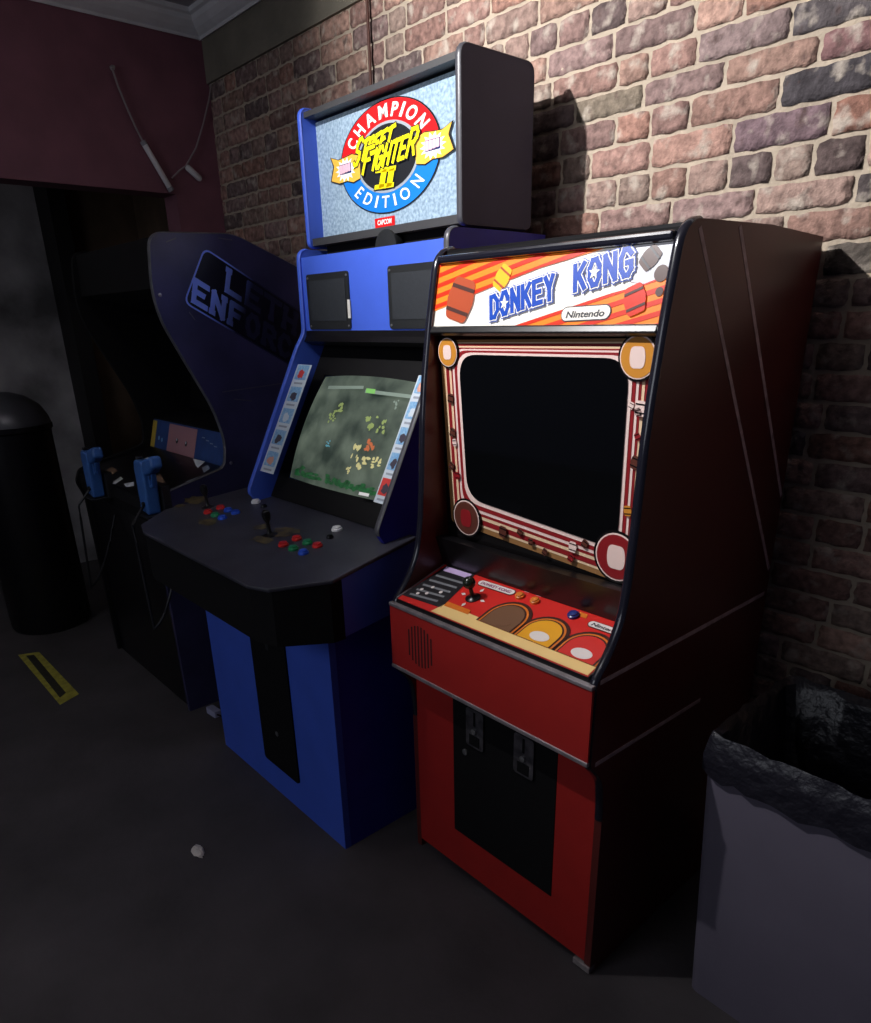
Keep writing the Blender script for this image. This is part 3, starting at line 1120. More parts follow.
cl = hp.uv((385, 222))
art('maker_plate', hp, [cl + Vector(p) for p in ((-.030, -.013), (.030, -.013), (.030, .013), (-.030, .013))], 1, M_hr, hg)
obj('lettering', text(MB(), hp, 'CAPCOM', cl + Vector((-.021, -.006)), cl + Vector((.021, -.006)), .013, 2, .03, .12), M_hw, hg)

# monitor bay: tilted glass, sticker strips, CRT behind
sl = (-.740 + .462) / (.985 - 1.498)
mo_o = Vector((0, -.448, 1.498))
mp = Plane(mo_o, (1, 0, 0), (0, -(-.738 + .456) / 1.0 * 1.0, .513))
mp = Plane((0, -.440, 1.498), (1, 0, 0), (0, .283, .513))
MH = math.hypot(.283, .513)
obj('monitor_top_bar', MB().prismx([(-.449, 1.508), (-.452, 1.49), (-.462, 1.474), (-.43, 1.46), (-.42, 1.508)], si0, si1), M_blackgloss, sf)
bay = MB()
# shroud: board with an opening, set back behind the glass
crt = Plane((0, -.370, 1.470), (1, 0, 0), (0, .283, .513))
cTL, cTR, cBR, cBL = px(crt, [(331, 376), (421, 382), (381, 501), (289, 479)])
ccx = (cTL.x + cTR.x + cBR.x + cBL.x) / 4
chw = .275
ctop, cbot = (cTL.y + cTR.y) / 2, (cBL.y + cBR.y) / 2
oq = [Vector((si0, -MH)), Vector((si1, -MH)), Vector((si1, .03)), Vector((si0, .03))]
iq = [Vector((ccx - chw, cbot)), Vector((ccx + chw, cbot)), Vector((ccx + chw, ctop)), Vector((ccx - chw, ctop))]
for i in range(4):
    j = (i + 1) % 4
    bay.prism([crt.at(oq[i], .002), crt.at(oq[j], .002), crt.at(iq[j], .002), crt.at(iq[i], .002)], crt.n * -.004)
obj('monitor_shroud', bay, M_blackmatte, sf)
# curved picture tube
scr = MB()
N = 16
g = []
for j in range(N + 1):
    for i in range(N + 1):
        u, w = i / N * 2 - 1, j / N * 2 - 1
        bul = 1 - .035 * (w * w)
        x = ccx + u * (chw + .004) * (1 - .03 * w * w)
        y = (ctop + cbot) / 2 + w * ((ctop - cbot) / 2 + .004) * (1 - .04 * u * u)
        g.append(crt.at((x, y), .026 * (1 - .5 * u * u - .5 * w * w) - .004))
scr.add(g, [[j * (N + 1) + i, j * (N + 1) + i + 1, (j + 1) * (N + 1) + i + 1, (j + 1) * (N + 1) + i] for j in range(N) for i in range(N)])
m_ = bpy.data.materials.new('lit_picture_tube')
m_.use_nodes = True
nt = m_.node_tree
B = nt.nodes['Principled BSDF']
B.inputs['Roughness'].default_value = .35
B.inputs['Specular IOR Level'].default_value = .25
B.inputs['Base Color'].default_value = (.02, .025, .022, 1)
tc = nt.nodes.new('ShaderNodeTexCoord')
ra = ramp(nz(11, 6).outputs['Fac'], .30, lin((40, 52, 46)), .72, lin((112, 124, 110)))
B.inputs['Emission Strength'].default_value = .72
nt.links.new(ra.outputs['Color'], B.inputs['Emission Color'])
tube_ = obj('screen', scr, m_, sf, smooth=True)
M_px1 = mat('picture_pale_green', (136, 152, 92), .3, emit=.42)
M_px2 = mat('picture_grass', (34, 96, 52), .3, emit=.5, noise=.7, nscale=60)
M_px3 = mat('picture_bar_frame', (120, 134, 124), .3, emit=.4)
M_px4 = mat('picture_bar_green', (112, 170, 90), .3, emit=.55)
M_px5 = mat('picture_warm', (176, 96, 60), .3, emit=.5)
M_px6 = mat('picture_cyan', (84, 150, 168), .3, emit=.5)
M_px7 = mat('picture_cream', (196, 188, 132), .3, emit=.42)
crs = Plane(crt.at((0, 0), .0245), crt.u, crt.v)


def blob(c, r, ry, seed, n=22):
    q = random.Random(seed)
    return [Vector((c[0] + r * math.cos(2 * PI * i / n) * q.uniform(.6, 1.1), c[1] + ry * math.sin(2 * PI * i / n) * q.uniform(.6, 1.1))) for i in range(n)]


def pic(name, pts, layer, m_):
    art(name, crs, px(crs, pts), layer, m_, tube_)


pic('picture_bar', [(329, 386), (364, 386), (363.5, 389), (328, 389)], 1, M_px3)
pic('picture_bar', [(366, 389.5), (412, 395), (411, 398.5), (365, 393)], 1, M_px3)
pic('picture_bar_fill', [(367, 388.5), (376, 389.5), (375, 394), (366, 393)], 2, M_px4)
gr_ = MB()
q = random.Random(77)
for k in range(70):
    t = q.random()
    shape(gr_, crs, blob(crs.uv((296 + 84 * t, 473.5 + 23.5 * t - q.uniform(0, 9) ** 1.0 * q.random())), q.uniform(.008, .022), q.uniform(.004, .010), 40 + k, 10), 1 + k * .008)
obj('picture_grass', gr_, M_px2, tube_)
for i, (c, r, ry, mm) in enumerate((((338, 409), .030, .020, M_px1), ((333, 418), .020, .016, M_px1), ((372, 421), .030, .026, M_px1), ((383, 426), .020, .020, M_px1), ((329, 444), .014, .010, M_px6),
                                  ((356, 452), .020, .026, M_px7), ((362, 462), .030, .024, M_px7), ((371, 446), .024, .022, M_px5), ((376, 463), .026, .018, M_px7), ((349, 470), .016, .012, M_px7),
                                  ((396, 405), .012, .014, M_px3))):
    cm_ = MB()
    q = random.Random(500 + i)
    for k in range(9):
        cc = crs.uv(c) + Vector((q.uniform(-1, 1) * r * .9, q.uniform(-1, 1) * ry * 1.0))
        shape(cm_, crs, blob(cc, r * q.uniform(.18, .45), ry * q.uniform(.18, .45), 90 + i * 10 + k, 10), 2 + (i % 3) + k * .08)
    obj('picture_foliage', cm_, mm, tube_)
pic('picture_caption', [(360, 492), (370, 494), (369, 497), (359, 495)], 3, M_hw)
# sticker strips on the glass edge, down both sides
M_st0 = mat('sticker_white', (206, 216, 226), .45)
M_st1 = mat('sticker_sky_blue', (92, 150, 204), .45, noise=.5, nscale=120, rgb2=(160, 200, 226))
M_st2 = mat('sticker_red', (206, 60, 56), .45)
M_st3 = mat('sticker_caption_grey', (150, 158, 170), .45)
M_st4 = mat('sticker_dark_print', (66, 60, 74), .45)
M_st5 = mat('sticker_skin_print', (220, 160, 140), .45)
for quad_, seed in (([(299, 364), (313, 366), (273, 473), (260, 472)], 1), ([(418, 375), (436, 377), (392, 506), (375, 503)], 2)):
    tl, tr_, br, bl = px(mp, quad_)
    tl.x = bl.x = max(si0 + .002, (tl.x + bl.x) / 2) if seed == 1 else (tl.x + bl.x) / 2
    tr_.x = br.x = min(si1 - .001, (tr_.x + br.x) / 2)
    w = tr_.x - tl.x
    y0, y1 = (bl.y + br.y) / 2, (tl.y + tr_.y) / 2
    strip = obj('sticker_strip', shape(MB(), mp, [Vector((tl.x, y0)), Vector((tr_.x, y0)), Vector((tr_.x, y1)), Vector((tl.x, y1))], 0, .002), M_st0, sf)
    n = 5
    q = random.Random(seed)
    for k in range(n):
        a = y0 + (y1 - y0) * (k + .30) / n
        b = y0 + (y1 - y0) * (k + .97) / n
        art('sticker_panel', mp, [Vector((tl.x + w * .1, a)), Vector((tr_.x - w * .1, a)), Vector((tr_.x - w * .1, b)), Vector((tl.x + w * .1, b))], 3, M_st2 if (seed == 2 and k == 0) else M_st1, strip)
        art('sticker_print', mp, blob((tl.x + w * .5, a + (b - a) * .38), w * .26, (b - a) * .34, seed * 10 + k, 12), 4, [M_st4, M_st5, M_st0, M_st2][q.randrange(4)], strip)
        art('sticker_caption', mp, [Vector((tl.x + w * .2, a - (b - a) * .30)), Vector((tr_.x - w * .2, a - (b - a) * .30)), Vector((tr_.x - w * .2, a - (b - a) * .18)), Vector((tl.x + w * .2, a - (b - a) * .18))], 3, M_st3, strip)

# wide two-player control panel box
M_sfcp = mat('black_panel_overlay', (64, 64, 74), .42, noise=.35, nscale=10, rgb2=(44, 44, 54))
tz = lambda y: .915 + (y + 1.1) * .09
plan = [(-1.735, -.62), (-.765, -.62), (-.70, -.955), (-.79, -1.09), (-.86, -1.112), (-1.56, -1.112), (-1.65, -1.085), (-1.748, -.96)]
top_ = [Vector((x, y, tz(y))) for x, y in plan]
obj('control_panel', MB().loft([[Vector((p.x, p.y, p.z - .012)) for p in top_], top_]), M_sfcp, sf, bevel=.004)
under = [Vector((x * .985 - 1.22 * .015 + (0), y * .97 - .02 if y < -.7 else y, 0)) for x, y in plan]
bx = MB()
bot = [Vector((p.x, p.y, .755 + (.0 if p.y > -.97 else .0))) for p in under]
bx.loft([bot, [Vector((p.x, p.y, tz(p.y) - .012)) for p in under]])
cbx = obj('control_box', bx, M_blue, sf)
fr = MB()
f0, f1 = under[3], under[6]
fpl = [(-.707, -.962), (-.789, -1.083), (-.86, -1.105), (-1.56, -1.105), (-1.65, -1.077), (-1.737, -.962), (-1.737, -.925), (-.707, -.925)]
fr.loft([[Vector((x, y, .752)) for x, y in fpl], [Vector((x, y, tz(y) - .013)) for x, y in fpl]])
obj('control_box_front', fr, M_blackmatte, sf)
cs = Plane((0, -1.1, .915), (1, 0, 0), (0, 1, .09))
M_olive = mat('faded_olive_print', (118, 102, 58), .5, noise=.6, nscale=30, rgb2=(38, 38, 40))
cpo_ = [o for o in sf.children if o.name.startswith('control_panel')][0]
for i, (c, r, ry) in enumerate((((196, 500), .075, .04), ((285, 532), .06, .045), ((262, 540), .05, .03), ((180, 506), .03, .02), ((208, 522), .05, .03), ((262, 527), .03, .03))):
    art('faded_print', cs, blob(cs.uv(c), r, ry, 200 + i), 1, M_olive, cpo_)
M_b = {'r': mat('red_pushbutton', (206, 34, 34), .3), 'g': mat('green_pushbutton', (22, 140, 84), .3), 'b': mat('blue_pushbutton', (36, 84, 206), .3)}


def sbutton(p, m_, r=.0155, name='button'):
    c = cs.at(p, 0)
    return obj(name, MB().lathe(c, cs.n, [(r, 0), (r, .005), (r * .85, .0075), (r * .8, .006), (r * .76, .011), (r * .3, .012), (.0001, .012)], 20), m_, sf, smooth=True)


def joy(c, h=.06):
    p = cs.at(cs.uv(c), 0)
    j = obj('joystick', MB().lathe(p, cs.n, [(.024, 0), (.024, .002), (.010, .006), (.006, .012), (.0055, h - .02), (.012, h - .008), (.0135, h + .004), (.012, h + .016), (.006, h + .021), (.0001, h + .022)], 20), M_blackgloss, sf, smooth=True)
    return j


for (back, front) in ((((238.5, 510), (247, 513), (255, 515.5)), ((229, 515), (237, 519), (245, 521.5))), (((296, 539), (307, 543.5), (317, 547)), ((283, 545.5), (293.5, 549.5), (303, 553.5)))):
    pass
b2 = [cs.uv(p) for p in ((297, 539.5), (307.5, 543.5), (317.5, 546.5), (283.5, 545.5), (293.5, 549.5), (303.5, 553.5))]
for p, k in zip(b2, 'rgrrgb'):
    sbutton(p, M_b[k])
off = cs.uv((221, 513.5)) - cs.uv((299.5, 546.5))
for p, k in zip(b2, 'rbbrgb'):
    sbutton(p + off, M_b[k])
joy((270, 535))
joy((208, 507))
for c in ((256, 502.5), (337, 530)):
    sbutton(cs.uv(c), M_white, .017, 'start_button')
for c in ((264, 507), (330, 538)):
    sbutton(cs.uv(c), M_blackgloss, .011, 'button')
obj('panel_bolt', MB().lathe(cs.at(cs.uv((330, 508))), cs.n, [(.005, 0), (.004, .002), (.0001, .003)], 10), M_bolt, sf)
# lower body
lb = MB()
lb.box((SX0 - .055, -.927, .0), (SX1 + .0005, -.905, .76))
lbo = obj('lower_front', lb, M_blue, sf)
dq = [(-1.262, -.927, .115), (-1.038, -.927, .115), (-1.038, -.927, .74), (-1.262, -.927, .74)]
cdo = obj('coin_door', MB().prism(rnd(dq, .015), (0, -.006, 0)), M_blackmatte, sf)
for z in (.64, .57):
    obj('coin_slot', MB().box((-1.16, -.934, z), (-1.14, -.9305, z + .04)), M_charcoal, cdo)
obj('door_lock', MB().lathe((-1.15, -.931, .26), (0, -1, 0), [(.009, 0), (.009, .004), (.0001, .0045)], 14), M_bolt, cdo)
obj('latch', MB().prism(rnd([(-1.425, -.927, .58), (-1.40, -.927, .58), (-1.40, -.927, .625), (-1.425, -.927, .625)], .006), (0, -.006, 0)), mat('pale_latch', (190, 186, 180), .5), sf)
obj('kick_side', MB().box((SX0 - .055, -.905, 0), (SX0, -.10, .755)), M_navy, sf)

# ================================================================== BLACK CABINET (Lethal Enforcers) at the back
LX0, LX1 = -2.83, -1.95
le = thing('arcade_cabinet', 'black arcade cabinet with LETHAL ENFORCERS side art and light guns, farthest in the corner', 'arcade machine', ((LX0 + LX1) / 2, -.45, 0))
M_leside = mat('black_blue_side_art', (62, 60, 100), .3, noise=.45, nscale=6, rgb2=(42, 42, 70))
lprof = [tuple(p) for p in rnd([(-.05, 0), (-.05, 1.67), (-.19, 1.735), (-.468, 1.846), (-.785, 1.836), (-.803, 1.653), (-.788, 1.555), (-.73, 1.43), (-.632, 1.228), (-.602, 1.1), (-.617, 1.0),
                                (-.93, .925), (-.955, .87), (-.93, .80), (-.92, 0)], [0, .02, .02, .04, .05, .05, .06, .06, .06, .04, .03, .02, .02, .02, 0])]
M_leed = mat('worn_grey_edge', (92, 92, 98), .45, noise=.4, nscale=25)
for x0, x1 in ((LX0, LX0 + .02), (LX1 - .02, LX1)):
    spl = obj('side_panel', MB().prismx(lprof, x0, x1), M_leside if x1 > -2.2 else M_blackmatte, le)
    obj('edge_molding', MB().molding(lprof[8:-2], x0 - .001, x1 + .001, .004), M_leed if x1 > -2.2 else M_blackmatte, le, smooth=True)
li0, li1 = LX0 + .02, LX1 - .02
lb_ = MB()
lb_.prismx([(-.06, .05), (-.06, 1.66), (-.2, 1.725), (-.47, 1.835), (-.77, 1.825), (-.78, 1.66), (-.60, 1.60), (-.28, 1.58), (-.36, 1.15), (-.54, 1.12), (-.585, .97), (-.60, .95), (-.60, .05)], li0, li1)
obj('cabinet_body', lb_, M_blackmatte, le)
obj('lower_front', MB().box((li0, -.905, .0), (li1, -.60, .84)), M_blackgloss, le)
ls = Plane((LX1, -.5, 1.6), (0, 1, 0), (0, 0, 1))
# framed title on the flank, running downhill towards the wall
M_leb = mat('side_art_blue', (84, 112, 226), .35)
M_lek = mat('side_art_black', (16, 16, 30), .3)
fa = ls.uv((204, 247))
fd = (ls.uv((255, 281)) - fa).normalized()
fn = Vector((fd.y, -fd.x))


def lf_(a, b):
    return fa + fd * a + fn * b


FL, FH = .74, .215
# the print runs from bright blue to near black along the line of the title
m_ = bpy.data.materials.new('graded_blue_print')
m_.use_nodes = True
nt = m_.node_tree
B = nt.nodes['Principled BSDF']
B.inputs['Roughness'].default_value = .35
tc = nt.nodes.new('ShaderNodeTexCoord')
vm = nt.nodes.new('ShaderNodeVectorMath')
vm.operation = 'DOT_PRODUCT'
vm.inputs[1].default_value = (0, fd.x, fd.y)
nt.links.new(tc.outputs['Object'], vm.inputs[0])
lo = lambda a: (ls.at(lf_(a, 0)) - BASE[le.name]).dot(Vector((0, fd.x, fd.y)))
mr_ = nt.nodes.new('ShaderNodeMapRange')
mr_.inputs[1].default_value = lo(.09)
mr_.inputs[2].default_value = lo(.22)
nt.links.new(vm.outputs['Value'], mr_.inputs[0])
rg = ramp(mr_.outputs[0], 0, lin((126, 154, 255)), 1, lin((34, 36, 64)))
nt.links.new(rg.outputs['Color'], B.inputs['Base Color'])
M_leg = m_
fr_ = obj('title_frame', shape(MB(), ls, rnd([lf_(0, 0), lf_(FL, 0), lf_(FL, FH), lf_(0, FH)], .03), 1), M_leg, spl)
ins = .006
art('title_field', ls, rnd([lf_(ins, ins), lf_(FL - ins, ins), lf_(FL - ins, FH - ins), lf_(ins, FH - ins)], .026), 2, M_lek, spl)
tx = MB()


def slab(word, start, pitch, h):
    p = ls.uv(start)
    up = Vector((.26, .96)) * h
    for k, ch in enumerate(word):
        stroke(tx, ls, ch, p + fd * (pitch * k + .012) + up * .1, fd * (pitch * .58), up * .8, h * .22, 3, h * .16)


slab('LETHAL', (223.5, 291), .088, .088)
slab('ENFORCERS', (190, 301.5), .077, .088)
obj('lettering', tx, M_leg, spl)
for (a, b) in (((166, 242), (176, 238)), ((189, 312), (195, 320)), ((222, 392), (285, 383)), ((234, 399), (252, 401)), ((218, 238), (232, 240))):
    p, q = ls.uv(a), ls.uv(b)
    d = (q - p).normalized()
    n = Vector((-d.y, d.x)) * .0018
    art('scratch', ls, [p + n, q + n, q - n, p - n], 1, M_leed, spl)
for c in ((160, 295), (231, 463)):
    obj('side_bolt', MB().lathe(ls.at(ls.uv(c)), (1, 0, 0), [(.007, 0), (.006, .003), (.0001, .004)], 12), M_bolt, le)
# instruction strip below the dark screen
lp = Plane((0, -.588, .975), (1, 0, 0), (0, .045, .150))
M_lp1 = mat('card_deep_blue', (44, 76, 140), .5, noise=.3, nscale=20)
M_lp2 = mat('card_yellow', (196, 168, 66), .5)
M_lp3 = mat('card_dusty_pink', (176, 128, 136), .5)
strip = obj('instruction_strip', shape(MB(), lp, [Vector((li0, -.005)), Vector((li1, -.005)), Vector((li1, .145)), Vector((li0, .145))], 0, .003), M_lp1, le)
yy = px(lp, [(145, 415), (157, 447), (169, 421), (197, 455)])


def band2(p0, p1, m_, name):
    u0, u1 = lp.uv(p0).x, lp.uv(p1).x
    return art(name, lp, [Vector((u0, .003)), Vector((u1, .003)), Vector((u1, .138)), Vector((u0, .138))], 5, m_, strip)


band2((147, 430), (157, 432), M_lp2, 'yellow_card')
band2((169, 437), (197, 441), M_lp3, 'pink_card')
for c in ((160, 438), (163, 440)):
    art('card_mark', lp, circ(lp.uv(c), .010), 6, M_st1, strip)
for c in ((178, 441), (187, 444)):
    art('card_mark', lp, circ(lp.uv(c), .012), 6, M_lek, strip)
    art('card_mark', lp, circ(lp.uv((c[0], c[1] - 1)), .006), 7, M_st0, strip)
for k in range(4):
    p = lp.uv((203 + k * 4, 438 + k * 3))
    art('card_mark', lp, [p, p + Vector((.028, 0)), p + Vector((.028, .004)), p + Vector((0, .004))], 6, M_st3, strip)
# sloping gun shelf
lc = Plane((0, -.60, .992), (1, 0, 0), (0, .33, .070))
LCH = math.hypot(.33, .07)
shf = obj('gun_shelf', MB().prism([lc.at((li0, 0), 0), lc.at((li0, -LCH), 0), lc.at((li1, -LCH), 0), lc.at((li1, 0), 0)], lc.n * -.02), M_blackgloss, le)
M_lw = mat('shelf_white_print', (240, 244, 250), .5)
M_lbr = mat('shelf_tan_print', (126, 100, 78), .6)
for pts, m_ in (([(193, 459), (207, 461), (198, 468), (196, 466)], M_lw), ([(134, 464), (148, 457), (149, 458), (136, 466)], M_lw), ([(110, 483), (121, 477), (123, 479), (114, 485)], M_lw),
                ([(124, 484), (134, 482), (134, 486), (126, 487)], M_lw), ([(153, 497), (172, 489), (174, 491), (156, 499)], M_lw), ([(176, 488), (186, 483), (187, 486), (178, 492)], M_lw),
                ([(186, 482), (198, 477), (199, 480), (188, 485)], M_st3), ([(202, 468), (208, 465), (210, 469), (204, 473)], M_st3), ([(98, 476), (112, 467), (118, 471), (104, 481)], M_lbr),
                ([(150, 480), (160, 474), (165, 482), (152, 490)], M_lbr)):
    q = [Vector((min(max(p.x, li0), li1 - .002), min(max(p.y, -LCH), 0))) for p in px(lc, pts)]
    art('shelf_print', lc, q, 1, m_, shf)
obj('shelf_front', MB().prismx([(-.925, .918), (-.94, .87), (-.93, .82), (-.90, .82), (-.90, .9)], li0, li1), M_blackmatte, le)


# light guns, grip down, standing in holsters on the shelf front
M_gun = mat('blue_gun_plastic', (56, 104, 176), .45, noise=.25, nscale=25)


def gun(label, pxc, sgn):
    o = hit(pxc, (0, -.985, 0), Vector((0, 1, 0)))
    t = thing('light_gun', label, 'light gun', o, 'blue light guns of the shooting game')

    def sh(pts, w, bev=.006, name='grip', mm=M_gun, dx=0):
        m_ = MB()
        m_.prism([(o.x - w / 2 + dx, o.y + y, o.z + z) for y, z in pts], (w, 0, 0))
        return obj(name, m_, mm, t, bevel=bev, bseg=3)
    # muzzle down in the holster: slide stands upright, grip sticks out sideways at the top
    def shx(pts, w, bev, name, mm=M_gun, dy=0):
        m_ = MB()
        m_.prism([(o.x + x, o.y - w / 2 + dy, o.z + z) for x, z in pts], (0, w, 0))
        return obj(name, m_, mm, t, bevel=bev, bseg=3)
    shx([(-.040, .062), (-.050, .03), (-.046, -.12), (.022, -.13), (.030, .0), (.034, .05), (.026, .066)], .05, .010, 'slide')
    shx([(.020, .066), (.024, .012), (.080, .028), (.118, .05), (.110, .092), (.06, .078)], .042, .011, 'grip')
    shx([(.024, .015), (.024, -.03), (.05, -.028), (.066, .022), (.058, .026), (.046, -.018), (.034, -.02), (.034, .015)], .014, .003, 'trigger_guard')
    shx([(.026, -.002), (.042, .0), (.044, .008), (.026, .008)], .008, .002, 'trigger', M_blackgloss)
    shx([(-.056, .072), (-.056, .058), (-.034, .058), (-.034, .072)], .02, .003, 'rear_sight', M_blackgloss)
    path = [o + Vector((.0, -.024, -.09))]
    for i in range(1, 21):
        s = i / 20
        yy_ = o.y - .027 - .052 * min(1, s * 20)
        if s > .6:
            yy_ += (-.913 - yy_) * (s - .6) / .4
        path.append(Vector((o.x + (.035 if sgn > 0 else -.10) * math.sin(PI * s * .8), yy_, o.z - .09 - .46 * math.sin(PI * s * .9))))
    obj('cable', MB().tube(path, .005, 8), mat('black_rubber_cable', (26, 26, 30), .5), t, smooth=True)
    obj('cable_collar', MB().lathe(path[0] + Vector((0, .004, 0)), (0, -1, 0), [(.009, 0), (.009, .012), (.006, .014)], 12), M_blackgloss, t)
    return t


M_hol = mat('black_holster_plastic', (24, 24, 28), .5)
for pxc in ((92, 466), (147, 478)):
    o = hit(pxc, (0, -.985, 0), Vector((0, 1, 0)))
    hm = MB()
    hm.box((o.x - .060, -1.022, o.z - .137), (o.x + .040, -.938, o.z - .1305))
    hm.box((o.x - .060, -.955, o.z - .131), (o.x + .040, -.925, o.z - .03))
    obj('gun_holster', hm, M_hol, le, bevel=.002)
gun('blue light gun holstered farther left at the corner of the black machine shelf', (92, 466), -1)
gun('blue light gun holstered in front, just beside the blue cabinet\'s control panel', (147, 478), 1)

# ================================================================== FURNITURE AND SMALL THINGS
# grey bin with a black liner, beside the red cabinet
tb = thing('trash_bin', 'pale grey trash bin with black liner folded over its rim, right of the red cabinet', 'trash bin', (.40, -.42, 0))
M_bin = mat('pale_grey_plastic', (98, 93, 108), .5, noise=.12, nscale=6)
M_bag = mat('black_bin_liner', (24, 23, 32), .36, bump=.9, bscale=22)


def rr4(x0, x1, y0, y1, z, r=.03):
    return [Vector((p.x, p.y, z)) for p in rnd([Vector((x0, y0)), Vector((x1, y0)), Vector((x1, y1)), Vector((x0, y1))], r, 5)]


bb_ = MB()
bb_.loft([rr4(.185, .66, -.593, -.24, 0, .025), rr4(.150, .69, -.600, -.215, .64, .03), rr4(.160, .68, -.59, -.225, .64, .03), rr4(.195, .65, -.58, -.25, .02, .025)], cap=False)
bb_.f.append(list(range(len(rr4(0, 1, 0, 1, 0)))))
obj('bin_body', bb_, M_bin, tb, smooth=True)
lr_ = random.Random(5)


def wav(loop, amp, zamp):
    out = []
    n = len(loop)
    for i, p in enumerate(loop):
        out.append(p + Vector((lr_.uniform(-amp, amp), lr_.uniform(-amp, amp), zamp * math.sin(i * 1.9) + lr_.uniform(-zamp, zamp))))
    return out


def dense(x0, x1, y0, y1, z, r=.03, k=3):
    base = rr4(x0, x1, y0, y1, z, r)
    out = []
    for i in range(len(base)):
        a, b = base[i], base[(i + 1) % len(base)]
        m = max(1, int((b - a).length / .03))
        for j in range(m):
            out.append(a + (b - a) * j / m)
    return out


def fit_n(loop, n):
    L = [0]
    for i in range(len(loop)):
        L.append(L[-1] + (loop[(i + 1) % len(loop)] - loop[i]).length)
    out = []
    for k in range(n):
        s = L[-1] * k / n
        i = max(j for j in range(len(loop)) if L[j] <= s)
        d = L[i + 1] - L[i]
        out.append(loop[i] + (loop[(i + 1) % len(loop)] - loop[i]) * ((s - L[i]) / d if d else 0))
    return out


NN = 72
bag = MB()
rings = [wav(fit_n(dense(.138, .702, -.612, -.203, .615), NN), .002, .006), wav(fit_n(dense(.140, .700, -.611, -.205, .66), NN), .003, .003), wav(fit_n(dense(.146, .694, -.604, -.211, .70), NN), .003, .004),
         wav(fit_n(dense(.152, .688, -.598, -.217, .712), NN), .002, .003), wav(fit_n(dense(.165, .675, -.585, -.230, .70), NN), .003, .002), wav(fit_n(dense(.19, .65, -.56, -.25, .56), NN), .006, .004),
         wav(fit_n(dense(.23, .61, -.52, -.29, .40), NN), .008, .01)]
bag.loft(rings, cap=False)
bag.f.append([6 * NN + i for i in range(NN)])
obj('bin_liner', bag, M_bag, tb, smooth=True)

# strip of yellow tape on the floor
ft = thing('floor_tape', 'short strip of worn yellow tape stuck on the dark floor', 'tape', (-2.76, -1.28, 0))
tp = Plane((0, 0, .0006), (1, 0, 0), (0, 1, 0))
tape = obj('tape_strip', shape(MB(), tp, px(tp, [(18, 655), (39, 652), (79, 694), (60, 705)]), 0, .0008), mat('worn_yellow_tape', (190, 180, 70), .7, noise=.5, nscale=30), ft)
obj('black_print', shape(MB(), tp, px(tp, [(26, 656), (34, 655), (66, 693), (60, 698)]), 2, .0005), mat('tape_black_print', (52, 50, 40), .7, noise=.5, nscale=50), ft)
# crumpled scrap of paper
sc_ = MB()
q = random.Random(2)
ctr = hit((198, 853), (0, 0, 0), Vector((0, 0, 1)))
rings = []
for k, (r, z) in enumerate(((.026, .001), (.03, .006), (.022, .013), (.008, .017))):
    rings.append([Vector((ctr.x + r * math.cos(2 * PI * i / 12) * q.uniform(.8, 1.3), ctr.y + .62 * r * math.sin(2 * PI * i / 12) * q.uniform(.7, 1.2), z + (q.uniform(-.002, .003) if k else 0))) for i in range(12)])
sc_.loft(rings)
tag(obj('paper_scrap', sc_, mat('crumpled_white_paper', (214, 206, 196), .8), base=Vector((ctr.x, ctr.y, 0))), 'crumpled scrap of white paper lying on the dark floor', 'litter')
# small pale tag by the foot of the blue cabinet
c3 = hit((209, 705), (0, 0, 0.015), Vector((0, 0, 1))) + Vector((.065, -.01, 0))
pt = MB()
pt.prism(rnd([Vector((c3.x - .035, c3.y - .018, .001)), Vector((c3.x + .035, c3.y - .012, .001)), Vector((c3.x + .035, c3.y + .02, .001)), Vector((c3.x - .035, c3.y + .014, .001))], .006, 3), (0, 0, .028))
plug = thing('power_adapter', 'small pale power adapter on the floor by the foot of the blue cabinet', 'adapter', (c3.x, c3.y, 0))
obj('adapter_case', pt, mat('pale_lilac_plastic', (160, 160, 190), .5), plug, bevel=.004)
obj('adapter_cord', MB().tube([(c3.x + .033, c3.y, .014), (c3.x + .07, c3.y + .02, .008), (c3.x + .10, c3.y + .09, .006), (c3.x + .09, c3.y + .2, .006)], .004, 8), M_blackmatte, plug, smooth=True)

# slim white lamp tube and a tag hanging from cords on the back wall
XW = XB + .02
bn = Vector((1, 0, 0))


def onw(p, x=XW):
    return hit(p, (x, 0, 0), bn)


tl_ = thing('tube_lamp', 'slim unlit white tube hanging aslant from a cord on the maroon wall', 'lamp', onw((142, 140)))
a, b = onw((143, 142)), onw((171, 190))
d = (b - a)
M_tube = mat('white_tube_plastic', (226, 224, 226), .35)
obj('tube', MB().tube([a, a + d * .04, a + d * .96, b], [.009, .0125, .0125, .009], 14), M_tube, tl_, smooth=True)
obj('end_cap', MB().tube([a - d * .02, a + d * .06], .0135, 14), mat('grey_end_cap', (150, 150, 156), .4), tl_, smooth=True)
obj('end_cap', MB().tube([b - d * .06, b + d * .02], .0135, 14), mat('grey_end_cap', (150, 150, 156), .4), tl_, smooth=True)
M_cord = mat('dull_cord', (150, 140, 142), .6)
obj('cord', MB().tube([onw((112, 68)), onw((118, 86)), onw((127, 108)), onw((136, 128)), a], .0042, 8), M_cord, tl_, smooth=True)
obj('wall_hook', MB().lathe(onw((112, 68), XB), (1, 0, 0), [(.010, 0), (.010, .006), (.005, .008), (.005, .024), (.0001, .025)], 12), M_bolt, tl_)
tg = thing('cord_switch', 'small white inline switch dangling from a looped cord near the room corner', 'switch', onw((192, 172)))
a, b = onw((186, 166)), onw((201, 180))
obj('switch_body', MB().tube([a, a + (b - a) * .1, a + (b - a) * .9, b], [.008, .014, .014, .008], 10), M_tube, tg, smooth=True)
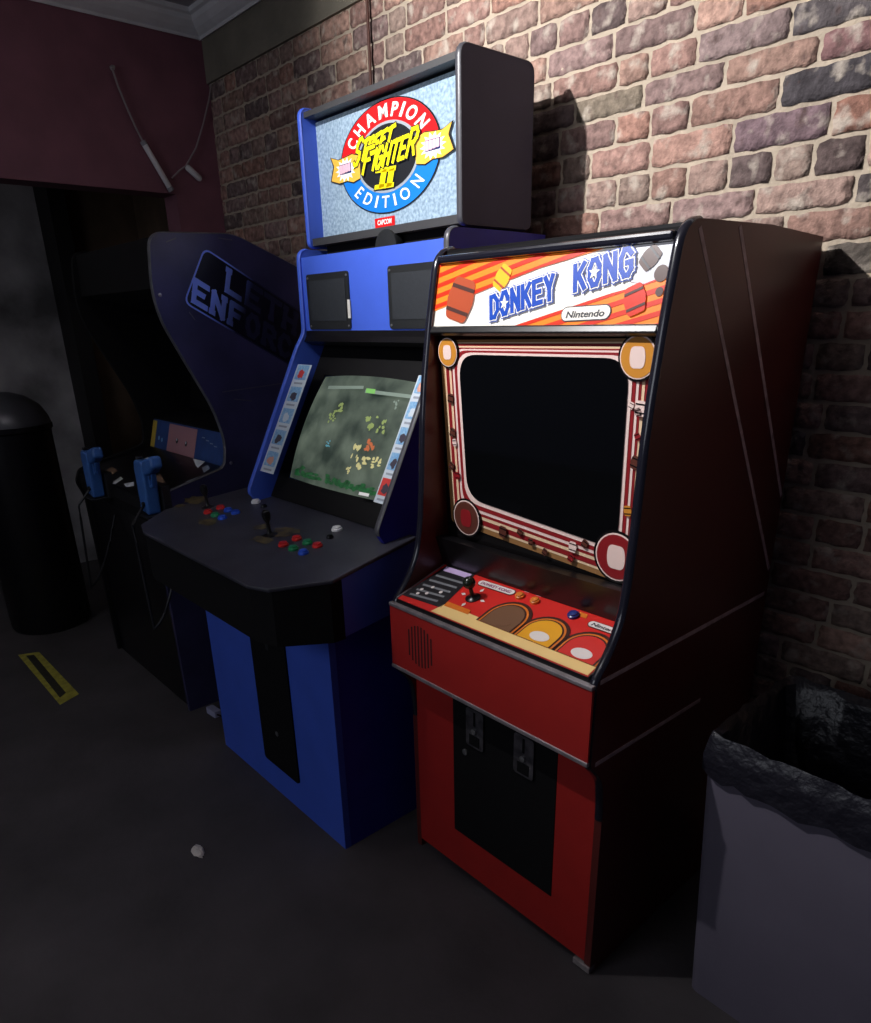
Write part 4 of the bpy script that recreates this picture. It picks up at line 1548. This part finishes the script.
obj('cord', MB().tube([onw((212, 52)), onw((212.5, 75)), onw((209, 100)), onw((203, 125)), onw((196, 148)), a, onw((180, 170)), onw((172, 178))], .0038, 8), M_cord, tg, smooth=True)
obj('wall_hook', MB().lathe(onw((212, 52), XB), (1, 0, 0), [(.010, 0), (.010, .006), (.005, .008), (.005, .024), (.0001, .025)], 12), M_bolt, tg)

# thin brown rod running down the bricks behind the header box
rd = MB().tube([(-1.652, -.022, 2.74), (-1.653, -.022, 2.3), (-1.654, -.022, 1.3)], .0055, 10)
rdt = thing('conduit', 'thin rust-brown rod running down the brick wall behind the glowing header box', 'conduit', (-1.653, -.022, 1.3))
obj('rod', rd, mat('rust_brown_metal', (86, 52, 42), .6), rdt, smooth=True)
for z in (2.12, 1.6):
    obj('clip', MB().box((-1.666, -.030, z - .01), (-1.640, 0.0, z + .01)), M_charcoal, rdt)

# dark litter bin with a domed lid at the far left
lbn = thing('litter_bin', 'tall dark round litter bin with a domed metal lid at far left', 'litter bin', (-3.45, -1.06, 0))
obj('bin_drum', MB().lathe((-3.45, -1.06, 0), (0, 0, 1), [(.19, 0), (.20, .02), (.20, 1.05), (.21, 1.06), (.21, 1.085), (.19, 1.085), (.0001, 1.08)], 32), M_blackgloss, lbn, smooth=True)
obj('dome_lid', MB().lathe((-3.45, -1.06, 1.085), (0, 0, 1), [(.205, 0), (.20, .03), (.17, .09), (.11, .135), (.05, .155), (.0001, .16)], 32), mat('dull_lid_steel', (92, 92, 98), .35, metal=.5), lbn, smooth=True)

# ================================================================== LIGHT
w = bpy.data.worlds.new('world')
SC.world = w
w.use_nodes = True
bg = w.node_tree.nodes['Background']
bg.inputs[0].default_value = (.46, .49, .86, 1)
bg.inputs[1].default_value = .028


def spot(name, loc, aim, energy, size, blend, rad, col=(1, 1, 1)):
    l = bpy.data.lights.new(name, 'SPOT')
    l.energy = energy
    l.spot_size = math.radians(size)
    l.spot_blend = blend
    l.shadow_soft_size = rad
    l.color = col
    o = bpy.data.objects.new(name, l)
    COL.objects.link(o)
    o.location = loc
    o.rotation_euler = (Vector(aim) - Vector(loc)).to_track_quat('-Z', 'Y').to_euler()
    return o


L1 = Vector((-1.13, -1.86, 2.745))
spot('ceiling_spot', L1, L1 + Vector((.55, 1, -.15)), 268, 116, .8, .018, (1, .98, .98))

fl_ = bpy.data.lights.new('front_fill', 'AREA')  # unseen soft fill added behind the camera to brighten the cabinet fronts
fl_.energy = 15
fl_.shape = 'DISK'
fl_.size = 1.6
fl_.color = (.86, .9, 1)
fo = bpy.data.objects.new('front_fill', fl_)
COL.objects.link(fo)
fo.location = (-.9, -4.1, 2.0)
fo.rotation_euler = (Vector((-.9, 0, .2)) - Vector((-.9, -4.1, 2.0))).to_track_quat('-Z', 'Y').to_euler()

bl = bpy.data.lights.new('back_room_fill', 'POINT')  # dim point light added out of view to brighten the far stone wall
bl.energy = 1.5
bl.shadow_soft_size = .1
bo = bpy.data.objects.new('back_room_fill', bl)
COL.objects.link(bo)
bo.location = (-3.6, -2.0, 2.3)

SC.view_settings.view_transform = 'Standard'
SC.view_settings.look = 'None'
SC.view_settings.exposure = 0.0
SC.view_settings.gamma = 1.0
SC.view_settings.use_curve_mapping = False
SC.cycles.max_bounces = 6
